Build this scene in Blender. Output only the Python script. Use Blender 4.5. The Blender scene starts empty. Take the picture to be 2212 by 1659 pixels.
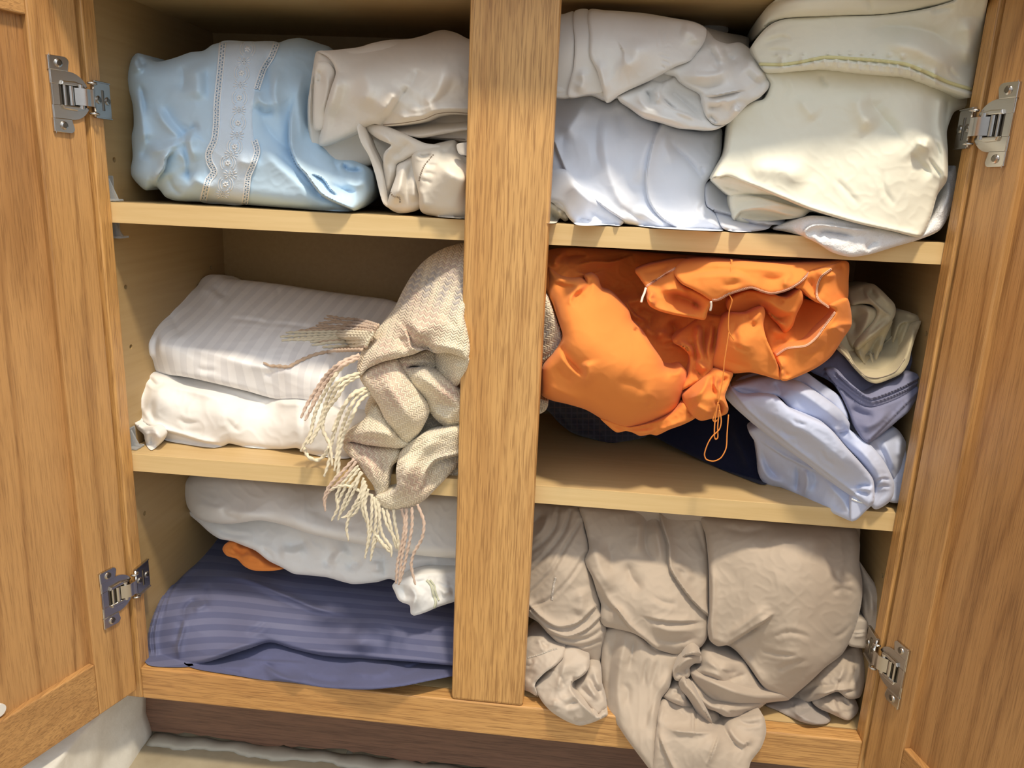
import bpy, bmesh, math, random
import numpy as np
from mathutils import Vector, Matrix
from math import sin, cos, pi, sqrt

# ------------------------------------------------------------------ camera
CAM = np.array([0.0732, -0.69714, 0.52752])
YAW, PIT, ROL, FPX = -0.08827, -0.25253, 0.0443, 1669.07
def _rot():
    cy, sy, cp, sp = cos(YAW), sin(YAW), cos(PIT), sin(PIT)
    f = np.array([sy*cp, cy*cp, sp]); r = np.array([cy, -sy, 0.]); u = np.cross(r, f)
    cr, sr = cos(ROL), sin(ROL)
    return np.array([cr*r+sr*u, -sr*r+cr*u, f])
RM = _rot()
sc = bpy.context.scene
cd = bpy.data.cameras.new('camera'); cam = bpy.data.objects.new('camera', cd)
sc.collection.objects.link(cam)
m = Matrix([[RM[0][i], RM[1][i], -RM[2][i]] for i in range(3)])
cam.matrix_world = Matrix.Translation(Vector(CAM)) @ m.to_4x4()
cd.sensor_fit = 'HORIZONTAL'; cd.sensor_width = 36; cd.lens = FPX/2212*36
cd.clip_start = 0.02; cd.clip_end = 50
sc.camera = cam

def rays(u, v):
    u = np.asarray(u, float); v = np.asarray(v, float)
    d = np.stack([(u-1106)/FPX, (829.5-v)/FPX, np.ones_like(u)], -1)
    return d @ RM
def at(u, v, Y):                      # point seen at photo pixel (u, v) standing at depth Y
    d = rays(u, v); Y = np.asarray(Y, float)
    return CAM + d*((Y-CAM[1])/d[..., 1])[..., None]
def atx(u, v, X):
    d = rays(u, v); return CAM + d*(X-CAM[0])/d[0]
def atz(u, v, Z):
    d = rays(u, v); return CAM + d*(Z-CAM[2])/d[2]
def proj(P):
    c = (np.asarray(P)-CAM) @ RM.T
    return 1106+FPX*c[..., 0]/c[..., 2], 829.5-FPX*c[..., 1]/c[..., 2]

# ------------------------------------------------------------------ materials
def lin(c):
    return tuple(((x/255)/12.92 if x/255 <= .04045 else ((x/255+.055)/1.055)**2.4) for x in c)+(1,)
class NT:
    def __init__(s, name):
        s.m = bpy.data.materials.new(name); s.m.use_nodes = True
        s.t = s.m.node_tree; s.b = s.t.nodes['Principled BSDF']
    def n(s, typ, **kw):
        nd = s.t.nodes.new('ShaderNode'+typ)
        for k, v in kw.items():
            if hasattr(nd, k): setattr(nd, k, v)
            else: nd.inputs[k].default_value = v
        return nd
    def l(s, a, b): s.t.links.new(a, b)
    def set(s, **kw):
        for k, v in kw.items(): s.b.inputs[k.replace('_', ' ')].default_value = v
    def coord(s, kind='Object', scale=(1, 1, 1), rot=(0, 0, 0), loc=(0, 0, 0)):
        c = s.n('TexCoord'); mp = s.n('Mapping')
        s.l(c.outputs[kind], mp.inputs[0])
        mp.inputs['Scale'].default_value = scale; mp.inputs['Rotation'].default_value = rot; mp.inputs['Location'].default_value = loc
        return mp.outputs[0]
    def noise(s, vec, scale, detail=3, rough=.5, dist=0):
        nd = s.n('TexNoise'); s.l(vec, nd.inputs['Vector'])
        nd.inputs['Scale'].default_value = scale; nd.inputs['Detail'].default_value = detail
        nd.inputs['Roughness'].default_value = rough; nd.inputs['Distortion'].default_value = dist
        return nd.outputs['Fac']
    def ramp(s, fac, stops, interp='LINEAR'):
        r = s.n('ValToRGB'); s.l(fac, r.inputs[0]); e = r.color_ramp.elements; r.color_ramp.interpolation = interp
        while len(e) < len(stops): e.new(.5)
        for el, (p, c) in zip(e, stops):
            el.position = p; el.color = c if len(c) == 4 else c+(1,)
        return r.outputs[0]
    def math(s, op, a, b=None, c=None):
        nd = s.n('Math'); nd.operation = op
        for i, x in enumerate((a, b, c)):
            if x is None: continue
            if isinstance(x, (int, float)): nd.inputs[i].default_value = x
            else: s.l(x, nd.inputs[i])
        return nd.outputs[0]
    def mix(s, fac, a, b, blend='MIX'):
        nd = s.n('Mix'); nd.data_type = 'RGBA'; nd.blend_type = blend
        for i, x in ((0, fac), (6, a), (7, b)):
            if isinstance(x, (int, float)): nd.inputs[i].default_value = x
            elif isinstance(x, tuple): nd.inputs[i].default_value = x
            else: s.l(x, nd.inputs[i])
        return nd.outputs[2]
    def bump(s, h, strength, dist):
        b = s.n('Bump'); s.l(h, b.inputs['Height']); b.inputs['Strength'].default_value = strength; b.inputs['Distance'].default_value = dist
        s.l(b.outputs[0], s.b.inputs['Normal'])

def wood(name, axis, light, mid, dark, seed=0, contrast=1.0, cath=0.0, rough=.42):
    w = NT(name); k = 'xyz'.index(axis)
    def vec(across, along):
        sc_ = [across]*3; sc_[k] = along
        return w.coord('Object', tuple(sc_), loc=(seed*1.7, seed*2.3, seed*.9))
    big = w.noise(vec(*((9, 1.1) if cath else (14, .8))), 1, 2, .5, .8)
    band = w.math('FRACT', w.math('MULTIPLY', big, 7.0 if cath else 5.0))
    tri = w.math('ABSOLUTE', w.math('SUBTRACT', w.math('MULTIPLY', band, 2), 1))
    wide = w.noise(vec(16, .9), 1, 2, .5)
    col = w.mix(w.ramp(wide, [(.3, (0, 0, 0)), (.7, (1, 1, 1))]), lin(mid), lin(light))
    col = w.mix(w.math('MULTIPLY', w.ramp(tri, [(0, (1, 1, 1)), (.45, (0, 0, 0))]), .55 if cath else .30), col, lin(dark))
    s1 = w.noise(vec(400, 15), 1, 2, .55, .3)
    s2 = w.noise(vec(820, 34), 1, 2, .5, .2)
    d1 = w.ramp(s1, [(.42, (0, 0, 0)), (.66, (1, 1, 1))])
    d2 = w.ramp(s2, [(.50, (0, 0, 0)), (.62, (1, 1, 1))])
    e = w.math('ADD', w.math('MULTIPLY', d1, .30*contrast), w.math('MULTIPLY', d2, .42*contrast))
    if cath: e = w.math('MULTIPLY', e, w.math('ADD', .45, w.math('MULTIPLY', w.math('SUBTRACT', 1, tri), .55)))
    col = w.mix(e, col, lin(tuple(x*.80 for x in dark)))
    w.l(col, w.b.inputs['Base Color'])
    w.set(Roughness=rough, Coat_Weight=.15, Coat_Roughness=.35)
    w.bump(w.math('SUBTRACT', 1, d2), .25, .0005)
    return w.m

def fabric(name, rgb, weave=2600, wstr=.12, wrinkle=0.0, sheen=.15, rough=.9, spec=.15, mottled=.03, stripe=None, extra=None, trans=0.0):
    f = NT(name)
    ob = f.coord('Object')
    nz = f.noise(ob, 26, 3, .5)
    c0 = lin(rgb)
    col = f.mix(nz, tuple(x*(1-mottled*2) for x in c0[:3])+(1,), tuple(min(1, x*(1+mottled)) for x in c0[:3])+(1,))
    if stripe:
        per, duty, rgb2, r2 = stripe
        uv = f.n('UVMap'); uv.uv_map = 'weave'; sp = f.n('SeparateXYZ'); f.l(uv.outputs[0], sp.inputs[0])
        fr = f.math('FRACT', f.math('MULTIPLY', sp.outputs[0], 1/per))
        tri = f.math('ABSOLUTE', f.math('SUBTRACT', fr, .5))
        k = f.ramp(tri, [(duty/2-.02, (1, 1, 1)), (duty/2+.02, (0, 0, 0))])
        c2 = lin(rgb2)
        col = f.mix(k, col, c2)
        rr = f.n('MapRange'); f.l(k, rr.inputs[0]); rr.inputs[3].default_value = rough; rr.inputs[4].default_value = r2
        f.l(rr.outputs[0], f.b.inputs['Roughness'])
    else: f.set(Roughness=rough)
    if extra: col = extra(f, col)
    f.l(col, f.b.inputs['Base Color'])
    f.set(Sheen_Weight=sheen, Sheen_Roughness=.5, Specular_IOR_Level=spec)
    h = f.noise(ob, weave, 1, .5)
    if wrinkle:
        h2 = f.noise(ob, 95, 4, .6, 1.2)
        h = f.math('ADD', f.math('MULTIPLY', h, .35), f.math('MULTIPLY', h2, wrinkle*3))
    f.bump(h, wstr, .0012)
    return f.m

# ------------------------------------------------------------------ objects
COL = sc.collection
def link(name, verts, faces, mat, parent=None, origin=None, smooth=True, uv=None, sharp=None):
    verts = np.asarray(verts, float)
    if origin is None:
        if parent is None:
            origin = np.array([(verts[:, 0].min()+verts[:, 0].max())/2, (verts[:, 1].min()+verts[:, 1].max())/2, verts[:, 2].min()])
        else: origin = np.array(parent['_o'])
    me = bpy.data.meshes.new(name)
    me.from_pydata([tuple(v) for v in (verts-origin)], [], [tuple(int(i) for i in f) for f in faces])
    if smooth: me.polygons.foreach_set('use_smooth', [True]*len(me.polygons))
    if mat: me.materials.append(mat)
    if uv is not None:
        ul = me.uv_layers.new(name='weave')
        idx = np.empty(len(me.loops), int); me.loops.foreach_get('vertex_index', idx)
        ul.data.foreach_set('uv', np.asarray(uv, float)[idx].ravel())
    me.update()
    if sharp:
        ev = np.empty(len(me.edges)*2, np.int64); me.edges.foreach_get('vertices', ev); ev = np.sort(ev.reshape(-1, 2), 1)
        sv = np.sort(np.array(sharp, np.int64), 1); n = len(verts)+1
        sa = me.attributes.new('sharp_edge', 'BOOLEAN', 'EDGE'); sa.data.foreach_set('value', np.isin(ev[:, 0]*n+ev[:, 1], sv[:, 0]*n+sv[:, 1]))
    o = bpy.data.objects.new(name, me); COL.objects.link(o)
    if parent is None:
        o.location = origin
    else:
        o.parent = parent
        po = np.array(parent['_o']); o.location = origin-po
    o['_o'] = [float(x) for x in origin]
    return o
def empty(name, loc):
    o = bpy.data.objects.new(name, None); COL.objects.link(o); o.location = loc; o['_o'] = [float(x) for x in loc]
    o.empty_display_size = .03
    return o
def tag(o, label=None, cat=None, group=None, kind=None):
    if label: o['label'] = label
    if cat: o['category'] = cat
    if group: o['group'] = group
    if kind: o['kind'] = kind
    return o
def bmlink(name, bm, mat, parent=None, smooth=False, origin=None):
    bmesh.ops.recalc_face_normals(bm, faces=bm.faces)
    bm.verts.index_update()
    v = [tuple(x.co) for x in bm.verts]; f = [[x.index for x in fc.verts] for fc in bm.faces]
    o = link(name, v, f, mat, parent, origin, smooth); bm.free(); return o
def box(bm, lo, hi, bev=0, seg=2, M=None):
    r = bmesh.ops.create_cube(bm, size=1)
    vs = r['verts']
    for v in vs:
        v.co = Vector([lo[i]+(v.co[i]+.5)*(hi[i]-lo[i]) for i in range(3)])
    if bev:
        es = list({e for v in vs for e in v.link_edges})
        rb = bmesh.ops.bevel(bm, geom=es, offset=bev, segments=seg, affect='EDGES', profile=.5)
        vs = list({v for f in rb['faces'] for v in f.verts} | {v for v in vs if v.is_valid})
    if M is not None:
        bmesh.ops.transform(bm, matrix=M, verts=[v for v in vs if v.is_valid])
    return bm
def prism(bm, pts, t0, t1, M=None, bev=0):
    """pts in (a,b) plane extruded from t0 to t1 along c, local axes (a,b,c)."""
    lo = [bm.verts.new((a, b, t0)) for a, b in pts]; hi = [bm.verts.new((a, b, t1)) for a, b in pts]
    n = len(pts)
    fs = [bm.faces.new(lo[::-1]), bm.faces.new(hi)]
    for i in range(n): fs.append(bm.faces.new((lo[i], lo[(i+1) % n], hi[(i+1) % n], hi[i])))
    vs = lo+hi
    if bev:
        es = [e for e in fs[1].edges]
        rb = bmesh.ops.bevel(bm, geom=es, offset=bev, segments=2, affect='EDGES', profile=.5)
        vs = [v for v in set(vs) | {v for f in rb['faces'] for v in f.verts} if v.is_valid]
    if M is not None: bmesh.ops.transform(bm, matrix=M, verts=vs)
def cyl(bm, p, ax, r, h, seg=20, M=None, r2=None, bev=0):
    ax = Vector(ax).normalized()
    q = Vector((0, 0, 1)).rotation_difference(ax).to_matrix().to_4x4()
    T = Matrix.Translation(Vector(p)+ax*h/2) @ q
    if M is not None: T = M @ T
    bmesh.ops.create_cone(bm, cap_ends=True, segments=seg, radius1=r, radius2=r if r2 is None else r2, depth=h, matrix=T)
def tube(pts, rad, seg=8, cap=True):
    """swept tube -> verts, faces ; rad scalar or list"""
    P = np.asarray(pts, float); n = len(P)
    rad = np.full(n, rad) if np.isscalar(rad) else np.asarray(rad, float)
    T = np.gradient(P, axis=0); T /= np.linalg.norm(T, axis=1)[:, None]+1e-12
    up = np.array([0., -1., 0.1]); V = []
    for i in range(n):
        a = np.cross(T[i], up); 
        if np.linalg.norm(a) < 1e-4: a = np.cross(T[i], [1, 0, 0.])
        a /= np.linalg.norm(a); b = np.cross(T[i], a)
        for k in range(seg):
            t = 2*pi*k/seg; V.append(P[i]+rad[i]*(cos(t)*a+sin(t)*b))
    F = [(i*seg+k, i*seg+(k+1) % seg, (i+1)*seg+(k+1) % seg, (i+1)*seg+k) for i in range(n-1) for k in range(seg)]
    if cap: F += [tuple(range(seg))[::-1], tuple((n-1)*seg+k for k in range(seg))]
    return V, F
def merge(parts):
    V, F, b = [], [], 0
    for v, f in parts:
        V += [tuple(x) for x in v]; F += [tuple(i+b for i in q) for q in f]; b += len(v)
    return V, F
def catmull(P, step=4, closed=False):
    P = np.asarray(P, float); n = len(P); out = []
    for i in range(n if closed else n-1):
        p1, p2 = P[i], P[(i+1) % n]
        p0 = P[i-1] if (closed or i > 0) else 2*p1-p2
        p3 = P[(i+2) % n] if (closed or i+2 < n) else 2*p2-p1
        L = np.linalg.norm(p2-p1); k = max(1, int(L/step))
        # tangents limited so that sharp corners stay tight
        m1 = (p2-p0)/(np.linalg.norm(p2-p1)+np.linalg.norm(p1-p0)+1e-9)*L*.85
        m2 = (p3-p1)/(np.linalg.norm(p3-p2)+np.linalg.norm(p2-p1)+1e-9)*L*.85
        for j in range(k):
            t = j/k
            out.append((2*t**3-3*t**2+1)*p1+(t**3-2*t**2+t)*m1+(-2*t**3+3*t**2)*p2+(t**3-t**2)*m2)
    if not closed: out.append(P[-1])
    return np.array(out)

# ------------------------------------------------------------------ cloth bodies
def seg_dist(Q, A, B):
    """distance of points Q to polyline segments A->B : d, signed, param index"""
    n = len(Q); best = np.full(n, 1e18); sgn = np.zeros(n); par = np.zeros(n); near = np.zeros((n, 2))
    L = np.linalg.norm(B-A, axis=1); cum = np.concatenate([[0], np.cumsum(L)])
    for i in range(len(A)):
        d = B[i]-A[i]; l2 = d @ d
        if l2 < 1e-12: continue
        t = np.clip(((Q-A[i]) @ d)/l2, 0, 1); c = A[i]+t[:, None]*d; e = Q-c
        D = (e*e).sum(1); k = D < best
        best[k] = D[k]; near[k] = c[k]; par[k] = cum[i]+t[k]*L[i]
        sgn[k] = np.sign(d[0]*(Q[k, 1]-A[i][1])-d[1]*(Q[k, 0]-A[i][0]))
    return np.sqrt(best), sgn, par/max(cum[-1], 1e-9), near, cum[-1]
def inside(Q, P):
    x, y = Q[:, 0], Q[:, 1]; r = np.zeros(len(Q), bool); n = len(P)
    for i in range(n):
        a, b = P[i-1], P[i]
        if a[1] == b[1]: continue
        k = ((a[1] > y) != (b[1] > y)) & (x < (b[0]-a[0])*(y-a[1])/(b[1]-a[1])+a[0]); r ^= k
    return r
def tps(ctrl):
    C = np.asarray(ctrl, float); X = C[:, :2]/100; n = len(C)
    if n < 3:
        return lambda Q: np.full(len(Q), C[:, 2].mean())
    def phi(r): return r*r*np.log(r+1e-9)
    K = phi(np.linalg.norm(X[:, None]-X[None], axis=2))+np.eye(n)*1e-4
    A = np.zeros((n+3, n+3)); A[:n, :n] = K; A[:n, n] = 1; A[:n, n+1:] = X; A[n, :n] = 1; A[n+1:, :n] = X.T
    S = np.linalg.lstsq(A, np.concatenate([C[:, 2], np.zeros(3)]), rcond=None)[0]
    lo, hi = C[:, 2].min(), C[:, 2].max(); mg = .25*(hi-lo)+.002
    def f(Q):
        q = Q/100
        return np.clip(phi(np.linalg.norm(q[:, None]-X[None], axis=2)) @ S[:n]+S[n]+q @ S[n+1:], lo-mg, hi+mg)
    return f
_rng = np.random.RandomState(7)
_perm = _rng.permutation(512); _grad = _rng.randn(512, 2); _grad /= np.linalg.norm(_grad, axis=1)[:, None]
def perlin(x, y):
    xi = np.floor(x).astype(int); yi = np.floor(y).astype(int); xf = x-xi; yf = y-yi
    def g(i, j, a, b):
        h = _grad[_perm[(_perm[i & 511]+j) & 511]]; return h[:, 0]*a+h[:, 1]*b
    s = lambda t: t*t*t*(t*(t*6-15)+10)
    u, v = s(xf), s(yf)
    return (g(xi, yi, xf, yf)*(1-u)+g(xi+1, yi, xf-1, yf)*u)*(1-v)+(g(xi, yi+1, xf, yf-1)*(1-u)+g(xi+1, yi+1, xf-1, yf-1)*u)*v
def sstep(t): t = np.clip(t, 0, 1); return t*t*(3-2*t)
GA = 2.9
def strokeval(Q, st):
    """st = (type, pts, width px, height mm, taper)"""
    typ, pts, w, a = st[:4]; w = w*{'c': .55, 'v': .8}.get(typ, 1); a = a*{'c': .6}.get(typ, 1); tap = st[4] if len(st) > 4 else 'ab'
    P = catmull(pts, 6)
    H = np.zeros(len(Q)); reach = w*4+3
    k = (Q[:, 0] > P[:, 0].min()-reach) & (Q[:, 0] < P[:, 0].max()+reach) & (Q[:, 1] > P[:, 1].min()-reach) & (Q[:, 1] < P[:, 1].max()+reach)
    if not k.any(): return H
    d, s, t, _, L = seg_dist(Q[k], P[:-1], P[1:])
    env = np.ones(len(d)); lt = .32
    if 'a' in tap: env *= sstep(t/lt)
    if 'b' in tap: env *= sstep((1-t)/lt)
    x = d/w
    if typ == 'r': h = np.exp(-1.5*(np.sqrt(x*x+.12)-.346))
    elif typ == 'v': h = -np.exp(-(np.sqrt(x*x+.02)-.14))
    elif typ == 'c': h = -np.exp(-2*(np.sqrt(x*x+.06)-.245))+.5*np.exp(-((x-1.7)/.9)**2)
    elif typ == 'p': h = 1.3*np.exp(-(np.sqrt(x*x+.03)-.17))      # pinched ridge
    elif typ in 'sS':            # overlapping edge, raised to the right (s) or to the left (S) of the way it is drawn
        b = .5+.5*np.tanh(d*s*(1 if typ == 's' else -1)/1.6)
        h = b*np.exp(-(x*.9)**1.4)-(1-b)*.6*np.exp(-x*2.2)
    h = h*env*a*w*.42*.001*GA
    # fade out past the open ends
    H[k] = h*np.exp(-np.clip(x-3.2, 0, 9)*2)
    return H
class Frame:
    def __init__(s, x0, y0, k): s.x0, s.y0, s.k = x0, y0, k
    def __call__(s, pts): return [(s.x0+p[0]*s.k, s.y0+p[1]*s.k)+tuple(p[2:]) for p in pts]
ZA, ZB, ZC, ZD = Frame(0, 0, .31646), Frame(600, 0, .31646), Frame(1150, 0, .31646), Frame(1512, 0, .31646)
ZE, ZF, ZG, ZH = Frame(200, 480, .31646), Frame(600, 500, .29412), Frame(1130, 500, .31646), Frame(1512, 550, .31646)
ZI, ZJ, ZK, ZL = Frame(200, 950, .36166), Frame(600, 950, .29412), Frame(1100, 1050, .36714), Frame(1600, 1050, .36713)
ZN, ZO, ZQ = Frame(1380, 1370, .25217), Frame(1120, 1340, .24155), Frame(1600, 1380, .24155)
ZM, PX = Frame(0, 1150, .31646), Frame(0, 0, 1)

XL, XR = -.38173, .38173
XW = XL-.012                                     # inner faces of the side panels
class Layer:
    """one sheet of folded cloth: outline and folds traced in photo pixels, standing at its own depth, closed into a padded body behind"""
    def __init__(s, K, outline, dep, R=16, Rm=None, strokes=(), thick=.05, off=0.0, base=None, noise=(0, 60), cell=2.7,
                 uv=None, zmin=None, zmax=None, shrink=.9, puff=1.0, jag=0.0, aniso=None, amp=1.0, dy=0.0):
        s.P = catmull(K(outline), 4, True)
        if jag:
            ii = np.arange(len(s.P)); s.P = s.P+np.stack([perlin(ii*.13+3.1, ii*0+.5), perlin(ii*.13+9.7, ii*0+2.5)], -1)*jag*2
        s.base, s.off = base, off
        s.dep = tps([(x, y, z+dy) for x, y, z in K(dep)]) if dep is not None else None
        s.R, s.Rm = R, (R*.00042 if Rm is None else Rm)*puff*(.55 if R <= 18 and puff == 1 else 1)
        s.st = [(t[0], K(t[1]), t[2], t[3]*amp)+tuple(t[4:]) for t in strokes]
        s.thick, s.noise, s.cell, s.uv = thick, noise, cell, uv
        s.zmin, s.zmax, s.shrink, s.aniso = zmin, zmax, shrink, aniso
        if callable(off): s.off = off
        elif isinstance(off, list): s.off = tps(K(off))
    def depth(s, Q, d=None):
        Q = np.asarray(Q, float)
        if d is None: d = seg_dist(Q, s.P, np.roll(s.P, -1, 0))[0]; d = np.where(inside(Q, s.P), d, 0)
        Y = s.dep(Q) if s.dep else s.base.depth(Q)
        o = s.off(Q) if callable(s.off) else s.off
        Y = Y-o
        t = np.clip(1-d/s.R, 0, 1); Y = Y+s.Rm*(1-np.sqrt(np.clip(1-t*t, 0, 1)))
        for st in s.st: Y = Y-strokeval(Q, st)
        if s.noise[0]:
            a, L = s.noise[:2]; x, y = Q[:, 0]/L, Q[:, 1]/L
            if s.aniso:
                th, q = s.aniso; c, sn = cos(th), sin(th); x, y = (x*c+y*sn)/q, -x*sn+y*c
            wx = perlin(x*.7+11, y*.7+4)*.8
            rg = 1-np.abs(perlin(x*1.7+7+wx, y*1.7+wx*.6))*2.6; rg2 = 1-np.abs(perlin(x*3.1+17-wx, y*3.1+5))*2.6
            n = perlin(x+wx, y-wx)*1.2+.42*np.clip(rg, 0, 1)**2+.07*np.clip(rg2, 0, 1)**2+.05*perlin(x*4.3, y*4.3+3)
            Y = Y-n*a*.001*np.clip(d/10, 0, 1)
        return Y
    def pts(s, Q, lift=0.0):
        Q = np.asarray(Q, float); return at(Q[:, 0], Q[:, 1], s.depth(Q)-lift)
    def build(s):
        c = s.cell; P = s.P
        x0, y0 = P.min(0)-c; x1, y1 = P.max(0)+c
        nx, ny = int((x1-x0)/c)+2, int((y1-y0)/c)+2
        gx, gy = np.meshgrid(x0+np.arange(nx)*c, y0+np.arange(ny)*c)
        G = np.stack([gx.ravel(), gy.ravel()], -1)
        ctr = np.stack([(gx[:-1, :-1]+c/2).ravel(), (gy[:-1, :-1]+c/2).ravel()], -1)
        ins = inside(ctr, P).reshape(ny-1, nx-1)
        cells = np.argwhere(ins)
        idx = {}; use = np.zeros((ny, nx), bool); full = np.zeros((ny, nx), int)
        for j, i in cells:
            use[j, i] = use[j, i+1] = use[j+1, i] = use[j+1, i+1] = True
            full[j, i] += 1; full[j, i+1] += 1; full[j+1, i] += 1; full[j+1, i+1] += 1
        vid = -np.ones((ny, nx), int); vid[use] = np.arange(use.sum())
        Q = G[use.ravel()]; fl = full[use]
        d, sg, t, near, L = seg_dist(Q, P, np.roll(P, -1, 0))
        bd = fl < 4
        Q = np.where(bd[:, None], near, Q); d = np.where(bd, 0, d)
        # relax the ring next to the rim so no sliver quads fold over
        Y = s.depth(Q, d)
        V = at(Q[:, 0], Q[:, 1], Y)
        for lim, k in ((s.zmin, V[:, 2] < (s.zmin if s.zmin is not None else -9)), (s.zmax, V[:, 2] > (s.zmax if s.zmax is not None else 9))):
            if lim is not None and k.any():       # rest on the board: slide along the sight line, so the outline stays
                t_ = np.clip((lim-CAM[2])/(V[k, 2]-CAM[2]), .9, 1.1); V[k] = CAM+(V[k]-CAM)*t_[:, None]
                V[k, 2] = np.maximum(V[k, 2], lim) if lim == s.zmin else np.minimum(V[k, 2], lim)
        F = [(vid[j, i], vid[j+1, i], vid[j+1, i+1], vid[j, i+1]) for j, i in cells]
        # boundary edges
        E = {}
        for f in F:
            for k in range(4):
                a, b = f[k], f[(k+1) % 4]
                if (b, a) in E: del E[(b, a)]
                else: E[(a, b)] = 1
        s.rim = list(E); bv = sorted({a for e in E for a in e})
        cen = V[bv].mean(0); bm = {}
        n = len(V); vs = [V]; uvq = [Q]
        back = [(.35, .02), (.75, .06), (1.0, 1-s.shrink)]
        prev = {b: b for b in bv}
        D = V[bv]-CAM; dist = np.linalg.norm(D, axis=1)[:, None]; D = D/dist
        for fr, sh in back:
            W = V[bv]+np.array([0, 1., 0])*s.thick*fr*.75+D*s.thick*fr*.25
            cc = cen+np.array([0, s.thick*fr, 0]); W = W+(cc-W)*sh
            W[:, 0] = np.clip(W[:, 0], XW+.002, -XW-.002); W[:, 1] = np.minimum(W[:, 1], .268)
            if s.zmin is not None: W[:, 2] = np.maximum(W[:, 2], s.zmin-.0007)
            if s.zmax is not None: W[:, 2] = np.minimum(W[:, 2], s.zmax)
            cur = {b: n+i for i, b in enumerate(bv)}; n += len(bv)
            vs.append(W); uvq.append(Q[bv])
            for a, b in E: F.append((prev[b], prev[a], cur[a], cur[b]))
            prev = cur
        vs.append((cen+np.array([0, s.thick, 0]))[None]); uvq.append(Q[bv].mean(0)[None])
        vs[-1][0][1] = min(vs[-1][0][1], .268)
        for a, b in E: F.append((prev[b], prev[a], n))
        V = np.concatenate(vs); UQ = np.concatenate(uvq)
        uv = s.uv(UQ, V) if s.uv else UQ*.00045
        s.Q = UQ
        return V, F, uv
def cloth(name, layers, mat, label, cat, group=None, attr=None):
    VV, FF, UU, b, AA, SS = [], [], [], 0, [], []
    for L in layers:
        V, F, uv = L.build()
        if attr: AA.append(attr(L.Q))
        SS += [(p+b, q+b) for p, q in L.rim]; VV.append(V); UU.append(uv); FF += [tuple(i+b for i in f) for f in F]; b += len(V)
    o = link(name, np.concatenate(VV), FF, mat, uv=np.concatenate(UU), sharp=SS)
    if attr:
        A = np.concatenate(AA)
        for k, nm in enumerate(('tint_a', 'tint_b')):
            at_ = o.data.attributes.new(nm, 'FLOAT', 'POINT'); at_.data.foreach_set('value', A[:, k].astype(np.float32))
    return tag(o, label, cat, group)
def patch(name, L, mat, parent, label=None):
    V, F, uv = L.build(); o = link(name, V, F, mat, parent, uv=uv, sharp=L.rim)
    return tag(o, label)
def on(L, K, pts, rad, lift=.0, step=4, seg=6):
    Q = catmull(K(pts), step); return tube(L.pts(Q, lift), rad, seg)
# ------------------------------------------------------------------ materials of the cabinet
OAK_L, OAK_M, OAK_D = (218, 172, 110), (206, 156, 92), (172, 118, 62)
oak_z = wood('oak_vertical', 'z', OAK_L, OAK_M, OAK_D, 1)
oak_x = wood('oak_horizontal', 'x', (212, 164, 102), (198, 146, 84), (164, 110, 58), 2)
oak_door = wood('oak_door_stile', 'z', (196, 150, 94), (178, 130, 76), (140, 95, 50), 5, .85, 1)
oak_panel = wood('oak_door_panel', 'z', (194, 148, 94), (176, 128, 76), (140, 95, 52), 9, .85, 1)
oak_drail = wood('oak_door_rail', 'y', (196, 150, 94), (178, 130, 76), (146, 100, 56), 4, .85)
toe_mat = wood('dark_toe_kick_wood', 'x', (132, 98, 78), (112, 82, 66), (88, 64, 52), 6, .8, 0, .55)
def melamine(name, c1, c2, axis):
    w = NT(name)
    v = w.coord('Object', {'x': (1, 25, 25), 'y': (25, 1, 25)}[axis])
    n = w.noise(v, 7, 4, .6)
    w.l(w.ramp(n, [(.3, lin(c1)), (.75, lin(c2))]), w.b.inputs['Base Color']); w.set(Roughness=.42, Specular_IOR_Level=.4)
    return w.m
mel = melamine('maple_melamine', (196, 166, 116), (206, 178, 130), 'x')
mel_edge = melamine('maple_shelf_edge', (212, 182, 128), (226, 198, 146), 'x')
mel_in = melamine('shaded_maple_interior', (166, 138, 94), (174, 147, 103), 'y')  # same maple, base colour darkened to put the dim inside into it
metal = NT('nickel_plated_steel'); metal.set(Base_Color=(.56, .53, .49, 1), Metallic=1.0, Roughness=.24)
_n = metal.noise(metal.coord('Object'), 300, 2); metal.bump(_n, .05, .0004); metal = metal.m
steel_d = NT('dark_steel'); steel_d.set(Base_Color=(.20, .18, .15, 1), Metallic=1.0, Roughness=.32); steel_d = steel_d.m
clipm = NT('clear_plastic'); clipm.set(Base_Color=(.92, .95, .97, 1), Roughness=.12, Transmission_Weight=.75, IOR=1.45); clipm = clipm.m
white_pl = NT('white_felt_pad'); white_pl.set(Base_Color=lin((226, 222, 214)), Roughness=.6); white_pl = white_pl.m

Z1, Z2, TH, YS = .49451, .24023, .019, .0196        # shelf tops, shelf thickness, shelf front
ZTOP, DEP, HR, ZFLOOR = .689, .2708, .0381, -.14
cab = empty('linen_cabinet', (0, .0, ZFLOOR))
tag(cab, 'oak cabinet with two open doors and pale shelves stuffed with bedding', 'cabinet')

def part(name, lo, hi, mat, bev=.0012, parent=None):
    bm = bmesh.new(); box(bm, lo, hi, bev); return bmlink(name, bm, mat, parent or cab, smooth=False)
part('stile', (-.038, 0, 0), (.038, .019, .714), oak_z, .0035)
part('stile', (XL-.05, 0, -HR), (XL, .019, .714), oak_z, .0015)
part('stile', (XR, 0, -HR), (XR+.05, .019, .714), oak_z, .0015)
part('rail', (XL, 0, -HR), (XR, .019, -.0002), oak_x, .0015)
part('rail', (XL, 0, .688), (-.0381, .019, .714), oak_x, .0015); part('rail', (.0381, 0, .688), (XR, .019, .714), oak_x, .0015)
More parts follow.
